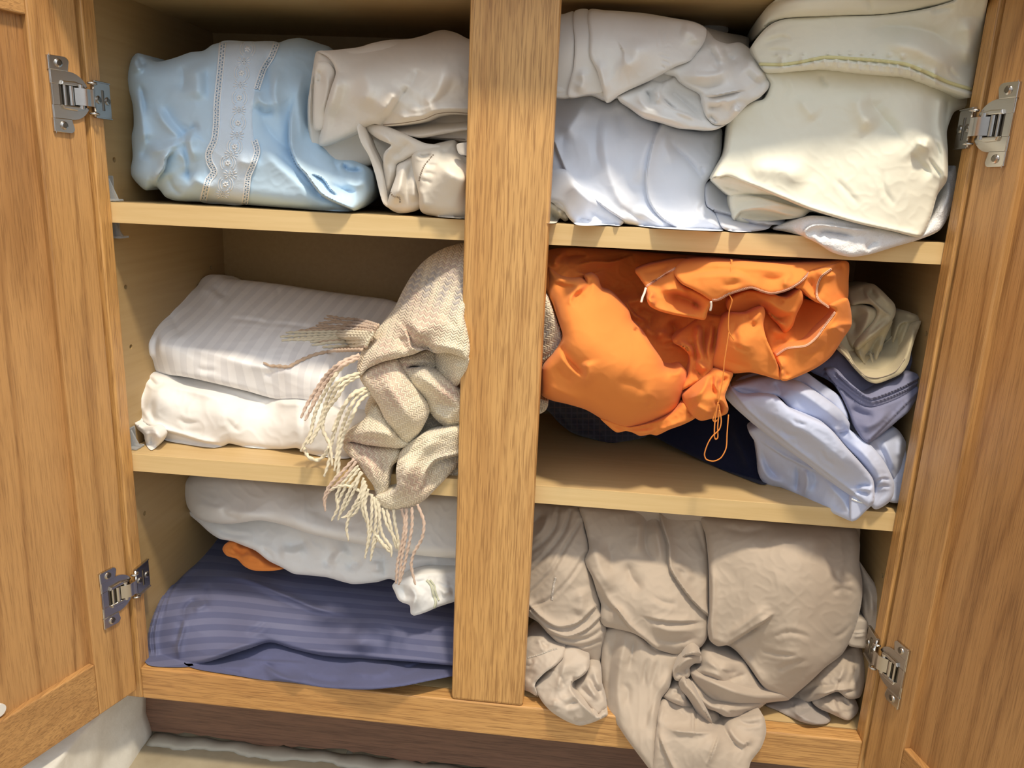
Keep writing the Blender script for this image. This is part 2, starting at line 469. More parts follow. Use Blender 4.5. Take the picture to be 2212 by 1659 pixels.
# side panels with drilled shelf-pin holes
pin_px = [(246.8, 345), (271.5, 620), (283, 749), (455.7, 578), (312.5, 1109)]
pins = [atx(u, v, XW) for u, v in pin_px]
def side_panel(x, sgn):
    t = .015
    lo, hi = (x-t, x) if sgn < 0 else (x, x+t)
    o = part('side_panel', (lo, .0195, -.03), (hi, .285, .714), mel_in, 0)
    cutv = [p for p in pins]
    for p in cutv:
        bm = bmesh.new(); cyl(bm, (x-.01*1.0, p[1], p[2]) if sgn < 0 else (x-.01, p[1], p[2]), (1, 0, 0), .0026, .02, 20)
        c = bmlink('cutter', bm, None)
        md = o.modifiers.new('b', 'BOOLEAN'); md.object = c; md.operation = 'DIFFERENCE'; md.solver = 'EXACT'
        dg = bpy.context.evaluated_depsgraph_get(); dg.update()
        me = bpy.data.meshes.new_from_object(o.evaluated_get(dg))
        o.modifiers.clear(); o.data = me
        bpy.data.objects.remove(c)
    return o
side_panel(XW, -1); side_panel(-XW, 1)
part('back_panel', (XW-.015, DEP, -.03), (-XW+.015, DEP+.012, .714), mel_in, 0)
part('floor_panel', (XW, .0195, -.016), (-XW, DEP, -.0004), mel, 0)
part('top_panel', (XW, .0195, ZTOP), (-XW, DEP, ZTOP+.016), mel, 0)
for z in (Z1, Z2):
    s = part('shelf', (XW+.001, YS, z-TH), (-XW-.001, DEP-.003, z), mel, .0006)
    part('edge_band', (XW+.001, YS-.0005, z-TH+.0002), (-XW-.001, YS+.0003, z-.0002), mel_edge, 0, s)
# toe kick with a ragged lower edge
bm = bmesh.new(); rr = random.Random(3); pts = [(-.44, -HR-.0005), (-.44, ZFLOOR+.002)]
for i in range(90):
    pts.append((-.42+i*.0095, ZFLOOR+.004+.0035*rr.random()+.004*sin(i*.31)*rr.random()))
pts += [(.44, ZFLOOR+.002), (.44, -HR-.0005)]
prism(bm, pts, -.062, -.074, Matrix(((1, 0, 0, 0), (0, 0, -1, 0), (0, 1, 0, 0), (0, 0, 0, 1))))
bmlink('toe_kick', bm, toe_mat, cab)
# clear shelf clips
def clip(y, z, h):
    bm = bmesh.new()
    box(bm, (XW, y, z), (XW+.0022, y+.016, z+h), .0008); box(bm, (XW, y, z), (XW+.011, y+.016, z+.0022), .0008)
    prism(bm, [(0, 0), (.009, 0), (0, h*.9)], y+.007, y+.009, Matrix(((1, 0, 0, XW+.002), (0, 0, 1, 0), (0, 1, 0, z), (0, 0, 0, 1))))
    tag(bmlink('shelf_clip', bm, clipm, cab), 'clear plastic clip')
clip(.026, Z1+.0005, .024); clip(.028, Z2+.0005, .022)
clip(.030, Z1-TH-.016, .0155)

# ------------------------------------------------------------------ doors
def door(sgn, th):
    X0 = XL if sgn < 0 else XR
    d = Vector((cos(th), -sin(th), 0)) if sgn < 0 else Vector((-cos(th), -sin(th), 0))
    n = Vector((-d.y, d.x, 0)) if sgn < 0 else Vector((d.y, -d.x, 0))      # towards the opening
    M = Matrix(((d.x, 0, n.x, X0), (d.y, 0, n.y, 0), (0, 1, 0, 0), (0, 0, 0, 1)))   # local (t, z, n)
    if sgn < 0: zr = .036
    else: zr = .036
    W, zb, zt, s, T = .368, -.024, .706, .0525, .019
    q = np.array([[d.x, n.x], [d.y, n.y]])
    def onp(u, v):
        r = rays(u, v); nn = np.array([n.x, n.y, 0]); A = np.array([X0, 0, 0]); k = ((A-CAM) @ nn)/(r @ nn); return CAM+k*r
    ztop = float(onp(62, 33)[2]) if sgn < 0 else .69
    o = empty('door', (X0, 0, zb)); o.parent = cab; o.location = Vector((X0, 0, zb))-Vector((0, 0, ZFLOOR))
    t0 = .0062
    def bx(name, a, b, z0, z1, n0, n1, mat, bev):
        bm = bmesh.new(); box(bm, (a, z0, n0), (b, z1, n1), bev, 2, M); return bmlink(name, bm, mat, o)
    bx('stile', t0, s, zb, zt, -T, 0, oak_door, .0016)
    bx('stile', W-s, W, zb, zt, -T, 0, oak_door, .0016)
    bx('rail', s+.0001, W-s-.0001, zb, zr, -T, 0, oak_drail, .0012)
    bx('rail', s+.0001, W-s-.0001, ztop, zt, -T, 0, oak_drail, .0012)
    bx('panel', s, W-s, zr, ztop, -T+.004, -.0065, oak_panel, 0)
    if sgn < 0:
        bm = bmesh.new(); c = onp(5, 1538); rel = Vector(c)-Vector((X0, 0, 0)); t = rel.dot(d)
        cyl(bm, (t, c[2], -.0065), (0, 0, 1), .006, .003, 20, M); tag(bmlink('bumper_pad', bm, white_pl, o), 'small white pad')
    return M, d, n, X0
def arc(cx, cy, r, a0, a1, n): return [(cx+r*cos(a0+(a1-a0)*i/n), cy+r*sin(a0+(a1-a0)*i/n)) for i in range(n+1)]
def hinge(M, d, n, X0, sgn, z, label):
    h = empty('hinge', (X0, 0, z)); h.parent = cab; h.location = Vector((X0, 0, z))-Vector((0, 0, ZFLOOR)); tag(h, label)
    D = M @ Matrix.Translation((0, z, 0))
    bm = bmesh.new()
    top = [(.0385, .0085), (.0385, .020)]+[(.021+.0*i, .020) for i in range(1)]+arc(.0205, .0, .0200, pi/2, pi*.86, 12)+[(.0045, .0085)]
    prism(bm, top, .0002, .0017, D, .0005); prism(bm, [(a, -b) for a, b in top][::-1], .0002, .0017, D, .0005)
    prism(bm, [(.031, -.0085), (.0385, -.0085), (.0385, .0085), (.031, .0085)], .0002, .0017, D)
    for s in (1, -1):       # raised screw tabs and channel ribs
        tb = [(.0215, .0195), (.0385, .0195), (.0385, .0310)]+arc(.0365, .0295, .002, .2, pi/2, 3)+arc(.0235, .0275, .004, pi/2, pi, 5)
        tb = [(a, b*s) for a, b in tb]; prism(bm, tb if s > 0 else tb[::-1], .0002, .0026, D, .0007)
        rb = [(.0065, .0082), (.030, .0082), (.0285, .0118), (.016, .0124), (.0085, .0108)]
        rb = [(a, b*s) for a, b in rb]; prism(bm, rb if s > 0 else rb[::-1], .001, .0040, D, .0011)
        prism(bm, [(.0375, .0195*s), (.0392, .0195*s), (.0392, .031*s), (.0375, .031*s)][::1 if s > 0 else -1], .0, .0026, D, .0005)
    bmlink('door_plate', bm, metal, h)
    bm = bmesh.new(); box(bm, (.004, -.0085, .00015), (.0315, .0085, .0007), 0, 1, D); tag(bmlink('hinge_cup', bm, steel_d, h), 'dark recessed cup')
    bm = bmesh.new()
    bm.free()
    for a, b, c, r, l in ((.0262, -.0084, .0021, .0013, .0168), (.0200, -.0080, .0020, .0022, .016), (.0110, -.0102, .0030, .0026, .0204)):
        bm = bmesh.new(); cyl(bm, (a, b, c), (0, 1, 0), r, l, 16, D); bmlink('pivot_pin', bm, metal, h, smooth=False)
    # arm : bent strip from the cup round to the frame edge
    A = [M @ Vector((t, 0, k)) for t, k in ((.0165, .0022), (.0125, .0056), (.0085, .0072), (.0048, .0064))]
    xs = -sgn
    A += [Vector((X0+xs*.0060, -.0030, 0)), Vector((X0+xs*.0046, -.0005, 0)), Vector((X0+xs*.0028, .0018, 0)), Vector((X0+xs*.0019, .0045, 0))]
    cv = catmull([tuple(a)[:2] for a in A], .0008)
    bm = bmesh.new(); n_ = len(cv); rows = []
    for i, (x, y) in enumerate(cv):
        f = i/(n_-1); hw = .0072 if f < .62 else .0072+(.0155-.0072)*sstep(np.array((f-.62)/.30))
        tg = cv[min(i+1, n_-1)]-cv[max(i-1, 0)]; tg = tg/np.linalg.norm(tg); nn = np.array([-tg[1], tg[0]])*.0006
        rows.append([bm.verts.new((x+nn[0]*a, y+nn[1]*a, z+b*hw)) for a, b in ((1, -1), (1, 1), (-1, 1), (-1, -1))])
    for a, b in zip(rows[:-1], rows[1:]):
        for k in range(4): bm.faces.new((a[k], a[(k+1) % 4], b[(k+1) % 4], b[k]))
    bm.faces.new(rows[0]); bm.faces.new(rows[-1][::-1])
    bmlink('arm', bm, metal, h, smooth=False)
    # mounting plate on the inner edge of the frame ; local (y, z, out)
    N = Matrix(((0, 0, xs, X0), (1, 0, 0, 0), (0, 1, 0, z), (0, 0, 0, 1)))
    bm = bmesh.new()
    rc = [(.0030, -.0155), (.0265, -.0155)]+arc(.0265, -.0135, .002, -pi/2, 0, 3)+arc(.0265, .0135, .002, 0, pi/2, 3)+[(.0030, .0155)]
    prism(bm, rc, .0004, .0022, N, .0006)
    for s in (1, -1): prism(bm, [(.004, .0150*s), (.028, .0150*s), (.028, .0163*s), (.004, .0163*s)][::s], .0002, .0032, N, .0004)
    bmlink('mounting_plate', bm, metal, h)
    for s in (1, -1):
        bm = bmesh.new(); c0 = .0130*s
        V, F = tube([N @ Vector((.0032+.0036*cos(a)-.003, c0, .0030+.0034*sin(a))) for a in np.linspace(-.5, 3.6, 14)], .0012, 8)
        vs = [bm.verts.new(v) for v in V]
        for f in F: bm.faces.new([vs[i] for i in f])
        bmlink('curled_lug', bm, metal, h, smooth=True)
    bm = bmesh.new(); prism(bm, [(.0152, -.009), (.0180, -.009), (.0180, .009), (.0152, .009)], .0022, .0030, N, .0006); tag(bmlink('slot', bm, steel_d, h), 'dark slot')
    def screw(Mx, a, b, c):
        bm = bmesh.new(); cyl(bm, (a, b, c), (0, 0, 1), .0037, .0009, 24, Mx, .0034); cyl(bm, (a, b, c+.0009), (0, 0, 1), .0034, .0005, 24, Mx, .0022)
        nf = len(bm.faces); Q = Mx @ Matrix.Translation((a, b, c+.0014)) @ Matrix.Rotation(.5, 4, 'Z')      # phillips cross
        prism(bm, [(.0004, .0004), (.0004, .0016), (-.0004, .0016), (-.0004, .0004), (-.0016, .0004), (-.0016, -.0004), (-.0004, -.0004), (-.0004, -.0016), (.0004, -.0016), (.0004, -.0004), (.0016, -.0004), (.0016, .0004)], -.0002, .00008, Q)
        sc_ = bmlink('screw', bm, metal, h, smooth=False); sc_.data.materials.append(steel_d)
        for p in sc_.data.polygons[nf:]: p.material_index = 1
    for s in (1, -1): screw(D, .0300, .0255*s, .0026)
    screw(N, .0098, 0, .0022); screw(N, .0232, 0, .0022)
ML = door(-1, 1.88271); MR = door(1, 1.85593)
hz = lambda u, v, x: float(atx(u, v, x)[2])
hinge(*ML, -1, hz(222, 218, XL), 'steel hinge near the top of the left door')
hinge(*ML, -1, hz(302, 1250, XL), 'steel hinge near the bottom of the left door')
hinge(*MR, 1, hz(2080, 280, XR), 'steel hinge near the top of the right door')
hinge(*MR, 1, hz(1882, 1391, XR), 'steel hinge near the bottom of the right door')

# ------------------------------------------------------------------ room
fl = NT('beige_floor_tile')
vv = fl.coord('Object'); c = fl.n('TexBrick'); c.offset = 0; fl.l(fl.coord('Object', loc=(.17, .02, 0)), c.inputs['Vector'])
c.inputs['Scale'].default_value = 1; c.inputs['Brick Width'].default_value = .33; c.inputs['Row Height'].default_value = .33; c.inputs['Mortar Size'].default_value = .004; c.inputs['Mortar Smooth'].default_value = .3
nn = fl.noise(vv, 9, 5, .65)
tilec = fl.ramp(nn, [(.3, lin((150, 136, 110))), (.7, lin((184, 172, 146)))])
fl.l(fl.mix(c.outputs['Fac'], tilec, lin((168, 160, 142))), fl.b.inputs['Base Color']); fl.set(Roughness=.55)
fl.bump(fl.math('SUBTRACT', 1, c.outputs['Fac']), .6, .003)
bm = bmesh.new(); box(bm, (-1.3, -1.6, ZFLOOR-.05), (1.3, .30, ZFLOOR)); tag(bmlink('floor', bm, fl.m), kind='structure')
bm = bmesh.new(); cr_ = []
for i in range(121):
    x = -.412+.0071*i; d = .016+.003*sin(i*.37)+.0015*sin(i*1.13+1)+.0008*sin(i*2.9)
    cr_.append([bm.verts.new(p) for p in ((x, .0635, ZFLOOR), (x, .0615-d, ZFLOOR+.0004), (x, .0605-d*.6, ZFLOOR+.0022), (x, .0635, ZFLOOR+.0034+.0012*sin(i*.9)))])
for a, b in zip(cr_[:-1], cr_[1:]):
    for k in range(4): bm.faces.new((a[k], a[(k+1) % 4], b[(k+1) % 4], b[k]))
bm.faces.new(cr_[0]); bm.faces.new(cr_[-1][::-1])
grout = NT('pale_mortar'); grout.set(Base_Color=lin((184, 178, 163)), Roughness=.9)
tag(bmlink('trim_1', bm, grout.m, smooth=True), kind='structure')
pw = NT('white_painted_plaster')
n1 = pw.noise(pw.coord('Object'), 40, 4, .6); pw.l(pw.ramp(n1, [(.3, lin((222, 218, 206))), (.7, lin((238, 235, 224)))]), pw.b.inputs['Base Color']); pw.set(Roughness=.5); pw.bump(n1, .3, .003)
# low white painted base running out from the cabinet under the left door, its face a little wavy
bm = bmesh.new(); NY, NZ = 60, 14
def plinth(y, z):
    x = -.412-.006*(1-cos(min(1, max(0, (z-ZFLOOR)/.03))*pi/2))+.012*sstep(np.array((z-ZFLOOR-.05)/.06))*0
    x += .0016*sin(y*31+z*22)+.0012*sin(y*77-z*51)
    if y < -.12: x -= .012*float(sstep(np.array((-.12-y)/.012)))+.0*z
    return x-.03*max(0., -y-.05)
G = [[bm.verts.new((plinth(.063-.75*i/NY, ZFLOOR+.094*j/NZ), .063-.75*i/NY, ZFLOOR+.094*j/NZ)) for j in range(NZ+1)] for i in range(NY+1)]
for i in range(NY):
    for j in range(NZ): bm.faces.new((G[i][j], G[i+1][j], G[i+1][j+1], G[i][j+1]))
B = [[bm.verts.new((-.75, .063-.75*i/NY, z)) for z in (ZFLOOR, ZFLOOR+.094)] for i in range(NY+1)]
for i in range(NY):
    bm.faces.new((G[i][NZ], G[i+1][NZ], B[i+1][1], B[i][1])); bm.faces.new((B[i][0], B[i][1], B[i+1][1], B[i+1][0]))
bm.faces.new([g for g in G[0]]+[B[0][1], B[0][0]]); bm.faces.new(([g for g in G[-1]]+[B[-1][1], B[-1][0]])[::-1])
tag(bmlink('wall_left', bm, pw.m, smooth=True), kind='structure')
bm = bmesh.new(); box(bm, (-1.3, .29, ZFLOOR), (1.3, .33, 2.3)); tag(bmlink('wall_back', bm, pw.m), kind='structure')
ct = NT('pale_stone_worktop'); ct.set(Base_Color=lin((205, 198, 186)), Roughness=.3)
_c = ct.noise(ct.coord('Object'), 60, 6, .7); ct.l(ct.ramp(_c, [(.35, lin((176, 166, 150))), (.65, lin((216, 210, 198)))]), ct.b.inputs['Base Color'])
bm = bmesh.new(); box(bm, (-.75, -.054, .7145), (.75, .288, .745), .003); tag(bmlink('worktop', bm, ct.m), 'pale stone worktop lying on top of the oak cabinet', 'worktop')
# front drawer fascia between frame and worktop is the top rail of the face frame

# ------------------------------------------------------------------ light
wd = bpy.data.worlds.new('room_light'); sc.world = wd; wd.use_nodes = True
wt = wd.node_tree; bg = wt.nodes['Background']
tc = wt.nodes.new('ShaderNodeTexCoord'); sx = wt.nodes.new('ShaderNodeSeparateXYZ'); wt.links.new(tc.outputs['Generated'], sx.inputs[0])
mr = wt.nodes.new('ShaderNodeMath'); mr.operation = 'MULTIPLY_ADD'; mr.inputs[1].default_value = .5; mr.inputs[2].default_value = .5; wt.links.new(sx.outputs[2], mr.inputs[0])
cr = wt.nodes.new('ShaderNodeValToRGB'); wt.links.new(mr.outputs[0], cr.inputs[0]); e = cr.color_ramp.elements; cr.color_ramp.interpolation = 'EASE'
e[0].position = .15; e[0].color = (.07, .06, .05, 1); e[1].position = 1; e[1].color = (.86, .93, 1, 1)
k = e.new(.5); k.color = (.26, .26, .265, 1); k = e.new(.62); k.color = (.66, .70, .76, 1); k = e.new(.75); k.color = (.86, .93, 1, 1)
m2 = wt.nodes.new('ShaderNodeMath'); m2.operation = 'MULTIPLY_ADD'; m2.inputs[1].default_value = .55; m2.inputs[2].default_value = 1.38; wt.links.new(sx.outputs[0], m2.inputs[0])
wt.links.new(cr.outputs[0], bg.inputs[0]); wt.links.new(m2.outputs[0], bg.inputs[1])
def area(name, loc, tgt, size, power, col, shape='DISK'):
    l = bpy.data.lights.new(name, 'AREA'); l.shape = shape; l.size = size; l.energy = power; l.color = col
    o = bpy.data.objects.new(name, l); COL.objects.link(o); o.location = loc
    o.rotation_euler = (Vector(tgt)-Vector(loc)).to_track_quat('-Z', 'Y').to_euler(); return o
area('ceiling_lamp', (.32, -.72, 2.25), (0, 0, .3), .20, 46, (1.0, .87, .68))
sc.view_settings.view_transform = 'Standard'; sc.view_settings.look = 'None'; sc.view_settings.gamma = 1; sc.view_settings.use_curve_mapping = False
sc.view_settings.exposure = -0.02
# ================================================================== top shelf, left of the stile
GR = 'bedding on the top shelf'
white_blue = fabric('light_blue_cotton', (194, 220, 240), sheen=.2, wrinkle=.01)
lace_m = fabric('pale_blue_lace_cloth', (212, 228, 243), weave=1500, wstr=.25)
thread_w = fabric('white_thread', (240, 243, 245), rough=.7)
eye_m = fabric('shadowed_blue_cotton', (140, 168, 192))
beige_s = fabric('warm_beige_cotton', (230, 222, 210), sheen=.2, wrinkle=.015)
satin_b = fabric('beige_sateen', (226, 217, 202), sheen=.1, rough=.5, spec=.4)
stitch_d = fabric('taupe_thread', (158, 144, 128))
zs1 = Z1+.0012
L1 = Layer(ZA, [(900,378),(935,360),(972,372),(1010,402),(1075,422),(1190,395),(1300,357),(1390,345),(1450,305),(1520,290),(1700,282),(1900,290),(1960,270),(2040,258),(2100,270),(2190,300),(2260,330),(2300,500),(2280,800),(2262,1000),(2276,1055),(2316,1080),(2416,1085),(2486,1120),(2536,1170),(2546,1250),(2536,1320),(2486,1400),(2416,1440),(2200,1437),(1900,1415),(1640,1395),(1380,1378),(1200,1370),(1130,1345),(1095,1302),(1062,1272),(1000,1300),(960,1275),(900,1205),(893,1150),(905,1070),(898,930),(912,860),(905,720),(870,620),(850,540),(858,480),(880,420)],
  [(900,800,.036),(1100,480,.040),(1500,330,.052),(1500,700,.014),(1500,1100,.004),(1500,1370,.012),(1150,1100,.014),(2300,1250,.004),(2480,1300,.012),(2200,400,.085),(2130,850,.050),(1900,600,.030),(1850,1100,.006)], R=38, Rm=.026, thick=.13, zmin=zs1, noise=(1.1, 55), amp=1.25, dy=.026,
  strokes=[('r', [(1050,720),(1120,830),(1190,905),(1258,962)], 13, .55, 'a'), ('v', [(1225,935),(1275,900),(1320,872),(1370,855)], 10, .7, 'b'), ('v', [(1100,690),(1180,830),(1262,925),(1268,975)], 20, .35),
   ('r', [(1000,1045),(1120,1018),(1190,992),(1255,972)], 13, .5), ('v', [(1262,960),(1272,1060),(1285,1180),(1295,1270)], 12, .75, 'b'), ('r', [(1200,1015),(1262,1100),(1272,1190)], 11, .5), ('r', [(1355,875),(1310,915),(1300,1010),(1350,1110)], 15, .45),
   ('r', [(930,600),(962,760),(985,940),(1010,1050)], 12, .6), ('v', [(955,560),(985,700),(992,800)], 8, .8), ('v', [(1010,900),(1000,1000),(960,1100)], 15, .4),
   ('s', [(1195,1018),(1140,1075),(1122,1150),(1080,1215),(1062,1280)], 9, 1.4), ('r', [(930,380),(925,440),(970,500)], 12, .6), ('v', [(965,385),(960,430),(1010,440)], 10, .7),
   ('v', [(1230,430),(1255,540),(1235,640)], 14, .4), ('r', [(1330,420),(1350,560),(1340,700)], 24, .35), ('v', [(1420,440),(1410,560),(1430,700)], 14, .35),
   ('v', [(1850,310),(1822,480),(1835,640),(1800,720)], 17, .6), ('r', [(1905,470),(1872,620),(1900,720),(1950,760)], 15, .55), ('v', [(1760,690),(1800,770),(1890,745)], 14, .55), ('r', [(1745,620),(1790,700),(1870,720)], 10, .5),
   ('v', [(1770,760),(1840,900),(1990,1050),(2060,1150)], 20, .35), ('r', [(1760,960),(1850,1080),(2010,1220),(2190,1390)], 26, .3), ('v', [(1860,1010),(1990,1140),(2120,1290),(2260,1400)], 12, .5),
   ('S', [(2006,650),(1981,800),(1981,1000),(2026,1120),(2086,1190),(2196,1330),(2396,1430)], 14, 1.0, 'a'), ('r', [(2080,480),(2030,640),(2050,820),(2060,1000)], 14, .45), ('v', [(2130,560),(2100,740),(2110,920)], 12, .45),
   ('v', [(2330,1100),(2370,1160),(2430,1168),(2490,1160)], 11, 1.5), ('r', [(2330,1230),(2430,1260),(2520,1220)], 14, .5), ('v', [(2230,1240),(2330,1290),(2440,1310)], 8, .7), ('S', [(2090,1175),(2200,1220),(2260,1300),(2330,1350)], 9, .8), ('v', [(2270,1070),(2300,1150),(2330,1200)], 10, .7),
   ('r', [(1300,1190),(1360,1240),(1480,1300)], 16, .35), ('v', [(1140,1180),(1180,1280),(1250,1340)], 14, .35), ('r', [(1600,1080),(1700,1110),(1760,1060)], 14, .3)])
pill = cloth('pillowcase', [L1], white_blue, 'light blue pillowcase with a white lace band, bunched on the top shelf', 'pillowcase')
LB = Layer(ZA, [(1505,287),(1488,420),(1470,580),(1458,760),(1445,940),(1405,1040),(1400,1085),(1455,1170),(1400,1240),(1365,1372),(1500,1392),(1672,1394),(1690,1300),(1700,1200),(1750,1110),(1772,1030),(1735,955),(1722,800),(1735,650),(1775,520),(1850,400),(1905,292),(1700,284)], None, base=L1, off=.0011, R=4, thick=.0022, cell=2.6, shrink=.97)
patch('lace_band', LB, lace_m, pill, 'pale openwork lace band')
def ladder(L, K, pts, half, step, ring, parent):
    """broderie trim: two staggered rows of stitched eyelets between two corded edges"""
    c = catmull(K(pts), 2.0); T = np.gradient(c, axis=0); T /= np.linalg.norm(T, axis=1)[:, None]; Nn = np.stack([-T[:, 1], T[:, 0]], -1)
    parts = [tube(L.pts(c+Nn*half*s, .0016), .00055, 6) for s in (1, -1)]; holes = []
    cum = np.concatenate([[0], np.cumsum(np.linalg.norm(np.diff(c, axis=0), axis=1))]); k = 0
    for s in np.arange(2, cum[-1]-2, step/2):
        i = np.searchsorted(cum, s); side = .45 if k % 2 else -.45; k += 1
        a = np.linspace(0, 2*pi, 13)[:-1]
        q = c[i]+Nn[i]*half*side
        rp = q+np.outer(np.cos(a)*ring*1.25, T[i])+np.outer(np.sin(a)*ring, Nn[i])
        rr_ = L.pts(np.vstack([rp, rp[:1]]), .0016); parts.append(tube(rr_, .00038, 5, False))
        ip = q+np.outer(np.cos(a)*ring*1.05, T[i])+np.outer(np.sin(a)*ring*.85, Nn[i])
        V = list(L.pts(ip, .0013)); holes.append((V, [tuple(range(12))[::-1]]))
    V, F = merge(parts); link('lace_trim', V, F, thread_w, parent)
    V, F = merge(holes); tag(link('eyelet', V, F, eye_m, parent, smooth=False), kind='stuff')
ladder(L1, ZA, [(1522,292),(1512,400),(1498,540),(1482,700),(1476,860),(1462,960),(1425,1045),(1432,1110),(1462,1172),(1420,1235),(1388,1372)], 6.3, 7.6, 2.5, pill)
ladder(L1, ZA, [(1890,296),(1850,390),(1800,470),(1768,560),(1752,610)], 5.6, 7.6, 2.4, pill)
ladder(L1, ZA, [(1735,955),(1755,1030),(1730,1115),(1695,1200),(1685,1280),(1672,1390)], 5.8, 7.6, 2.4, pill)
def embroidery(L, K, centers, parent):
    parts, holes = [], []
    for i, (x, y) in enumerate(K(centers)):
        if i % 2 == 0:        # flower with petals and curled sprays
            for k in range(6):
                a = k*pi/3+.3; p = np.array([[x+cos(a)*t, y+sin(a)*t] for t in (1.2, 3.6, 6.4)]); parts.append(tube(L.pts(p, .0018), [.0004, .0010, .0005], 6))
            for sx in (-1, 1):
                for r in (10, 14):
                    a = np.linspace(-.9, .9, 9); p = np.stack([x+sx*np.cos(a)*r*1.15, y+np.sin(a)*r*1.3], -1); parts.append(tube(L.pts(p, .0017), .00042, 5))
        else:                 # four-hole diamond with rays
            for dx, dy in ((0, -5), (0, 5), (-3, 0), (3, 0)):
                a = np.linspace(0, 2*pi, 11)[:-1]; p = np.stack([x+dx+np.cos(a)*1.7, y+dy+np.sin(a)*2.4], -1)
                holes.append((list(L.pts(p, .0014)), [tuple(range(10))[::-1]])); parts.append(tube(L.pts(np.vstack([p, p[:1]]), .0017), .00036, 5, False))
            for sx in (-1, 1):
                for a in (-.7, -.25, .25, .7):
                    p = np.array([[x+sx*cos(a)*t, y+sin(a)*t] for t in (7, 11, 15)]); parts.append(tube(L.pts(p, .0017), [.0003, .0006, .0003], 5))
    V, F = merge(parts); link('embroidery', V, F, thread_w, parent)
    V, F = merge(holes); tag(link('eyelet', V, F, eye_m, parent, smooth=False), kind='stuff')
embroidery(L1, ZA, [(1690,335),(1665,420),(1650,500),(1640,580),(1635,668),(1632,752),(1625,838),(1618,922),(1602,1000),(1578,1052),(1555,1112),(1572,1190),(1540,1258),(1520,1325)], pill)

# beige sheet, folded over and pushed in beside the pillowcase
BT = [(270,350),(330,345),(400,340),(560,320),(640,295),(760,272),(900,265),(1000,240),(1080,212),(1140,205),(1220,225),(1300,265),(1420,300)]
L2a = Layer(ZB, [(265,352)]+BT[1:]+[(1450,700),(1440,960),(1230,966),(1000,945),(800,960),(660,1110),(450,1180),(300,1180),(240,1120),(230,1050),(215,950),(205,850),(205,700),(225,560),(245,430)],
  [(250,500,.060),(250,1000,.062),(700,1050,.075),(1200,900,.052),(1200,300,.11),(700,500,.07)], R=26, Rm=.012, thick=.10, zmin=zs1, strokes=[('s', [(255,440),(232,640),(228,900)], 8, .8), ('r', [(225,700),(222,900),(250,1080)], 9, .5)])
L2b = Layer(ZB, [(268,425),(310,415),(350,432),(388,490),(372,600),(335,720),(310,880),(250,884),(244,700),(250,560)], [(300,450,.050),(300,700,.048),(300,870,.050)], R=12, Rm=.006, thick=.02, strokes=[('v', [(245,540),(285,555),(290,520),(262,470)], 7, .9), ('r', [(330,450),(340,600),(300,800)], 12, .5)])
L2c = Layer(ZB, [(640,850),(900,835),(1100,800),(1290,795),(1440,800),(1440,890),(1290,888),(1190,903),(1030,932),(960,940),(860,915),(740,880)], [(700,870,.055),(1000,880,.044),(1400,850,.046)], R=7, Rm=.003, thick=.03, strokes=[('r', [(760,890),(900,925),(1030,915),(1180,880)], 8, .5)])
L2d = Layer(ZB, [(1000,935),(1150,905),(1290,888),(1440,890),(1440,955),(1280,962),(1180,950),(1080,945)], [(1000,930,.056),(1440,920,.05)], R=5, thick=.03)
L2 = Layer(ZB, BT+[(1450,500),(1440,790),(1290,782),(1180,776),(1085,787),(1000,822),(850,850),(730,862),(650,845),(540,895),(420,955),(310,1000),(278,985),(298,880),(325,740),(365,600),(396,500),(380,440),(335,385)],
  [(340,420,.050),(330,800,.044),(300,960,.050),(650,600,.022),(900,500,.026),(1200,400,.045),(600,860,.034),(1250,760,.034),(1100,230,.105),(500,350,.075),(800,300,.09)], R=15, Rm=.010, thick=.10, noise=(1.3, 44), amp=1.4,
  strokes=[('r', [(830,600),(770,690),(700,800)], 20, .55), ('v', [(925,560),(850,650),(790,740),(715,845)], 12, .7, 'a'), ('v', [(960,460),(930,540),(895,600)], 16, .4), ('r', [(1140,380),(1125,520),(1080,660),(960,760)], 26, .4), ('v', [(1200,520),(1150,640),(1020,720),(880,720)], 18, .35), ('r', [(420,480),(385,640),(340,800)], 22, .4), ('v', [(480,520),(420,740),(350,920)], 20, .2), ('r', [(560,420),(620,600),(560,760)], 30, .3), ('r', [(880,760),(1010,740),(1100,690)], 18, .35), ('r', [(860,800),(990,790),(1080,750),(1180,740),(1400,745)], 9, .5, '')])
bsh = cloth('bed_sheet', [L2a, L2b, L2c, L2d, L2], beige_s, 'warm beige sheet folded into a thick open roll beside the blue pillowcase', 'bed sheet')
V, F = merge([on(L2, ZB, [(720,852),(850,840),(1000,812),(1085,777),(1180,766),(1290,772),(1400,778)], .0005, .0002), on(L2d, ZB, [(1010,938),(1150,945),(1280,950)], .0004, .0002)])
tag(link('hem_stitching', V, F, stitch_d, bsh), 'brown hem stitching')

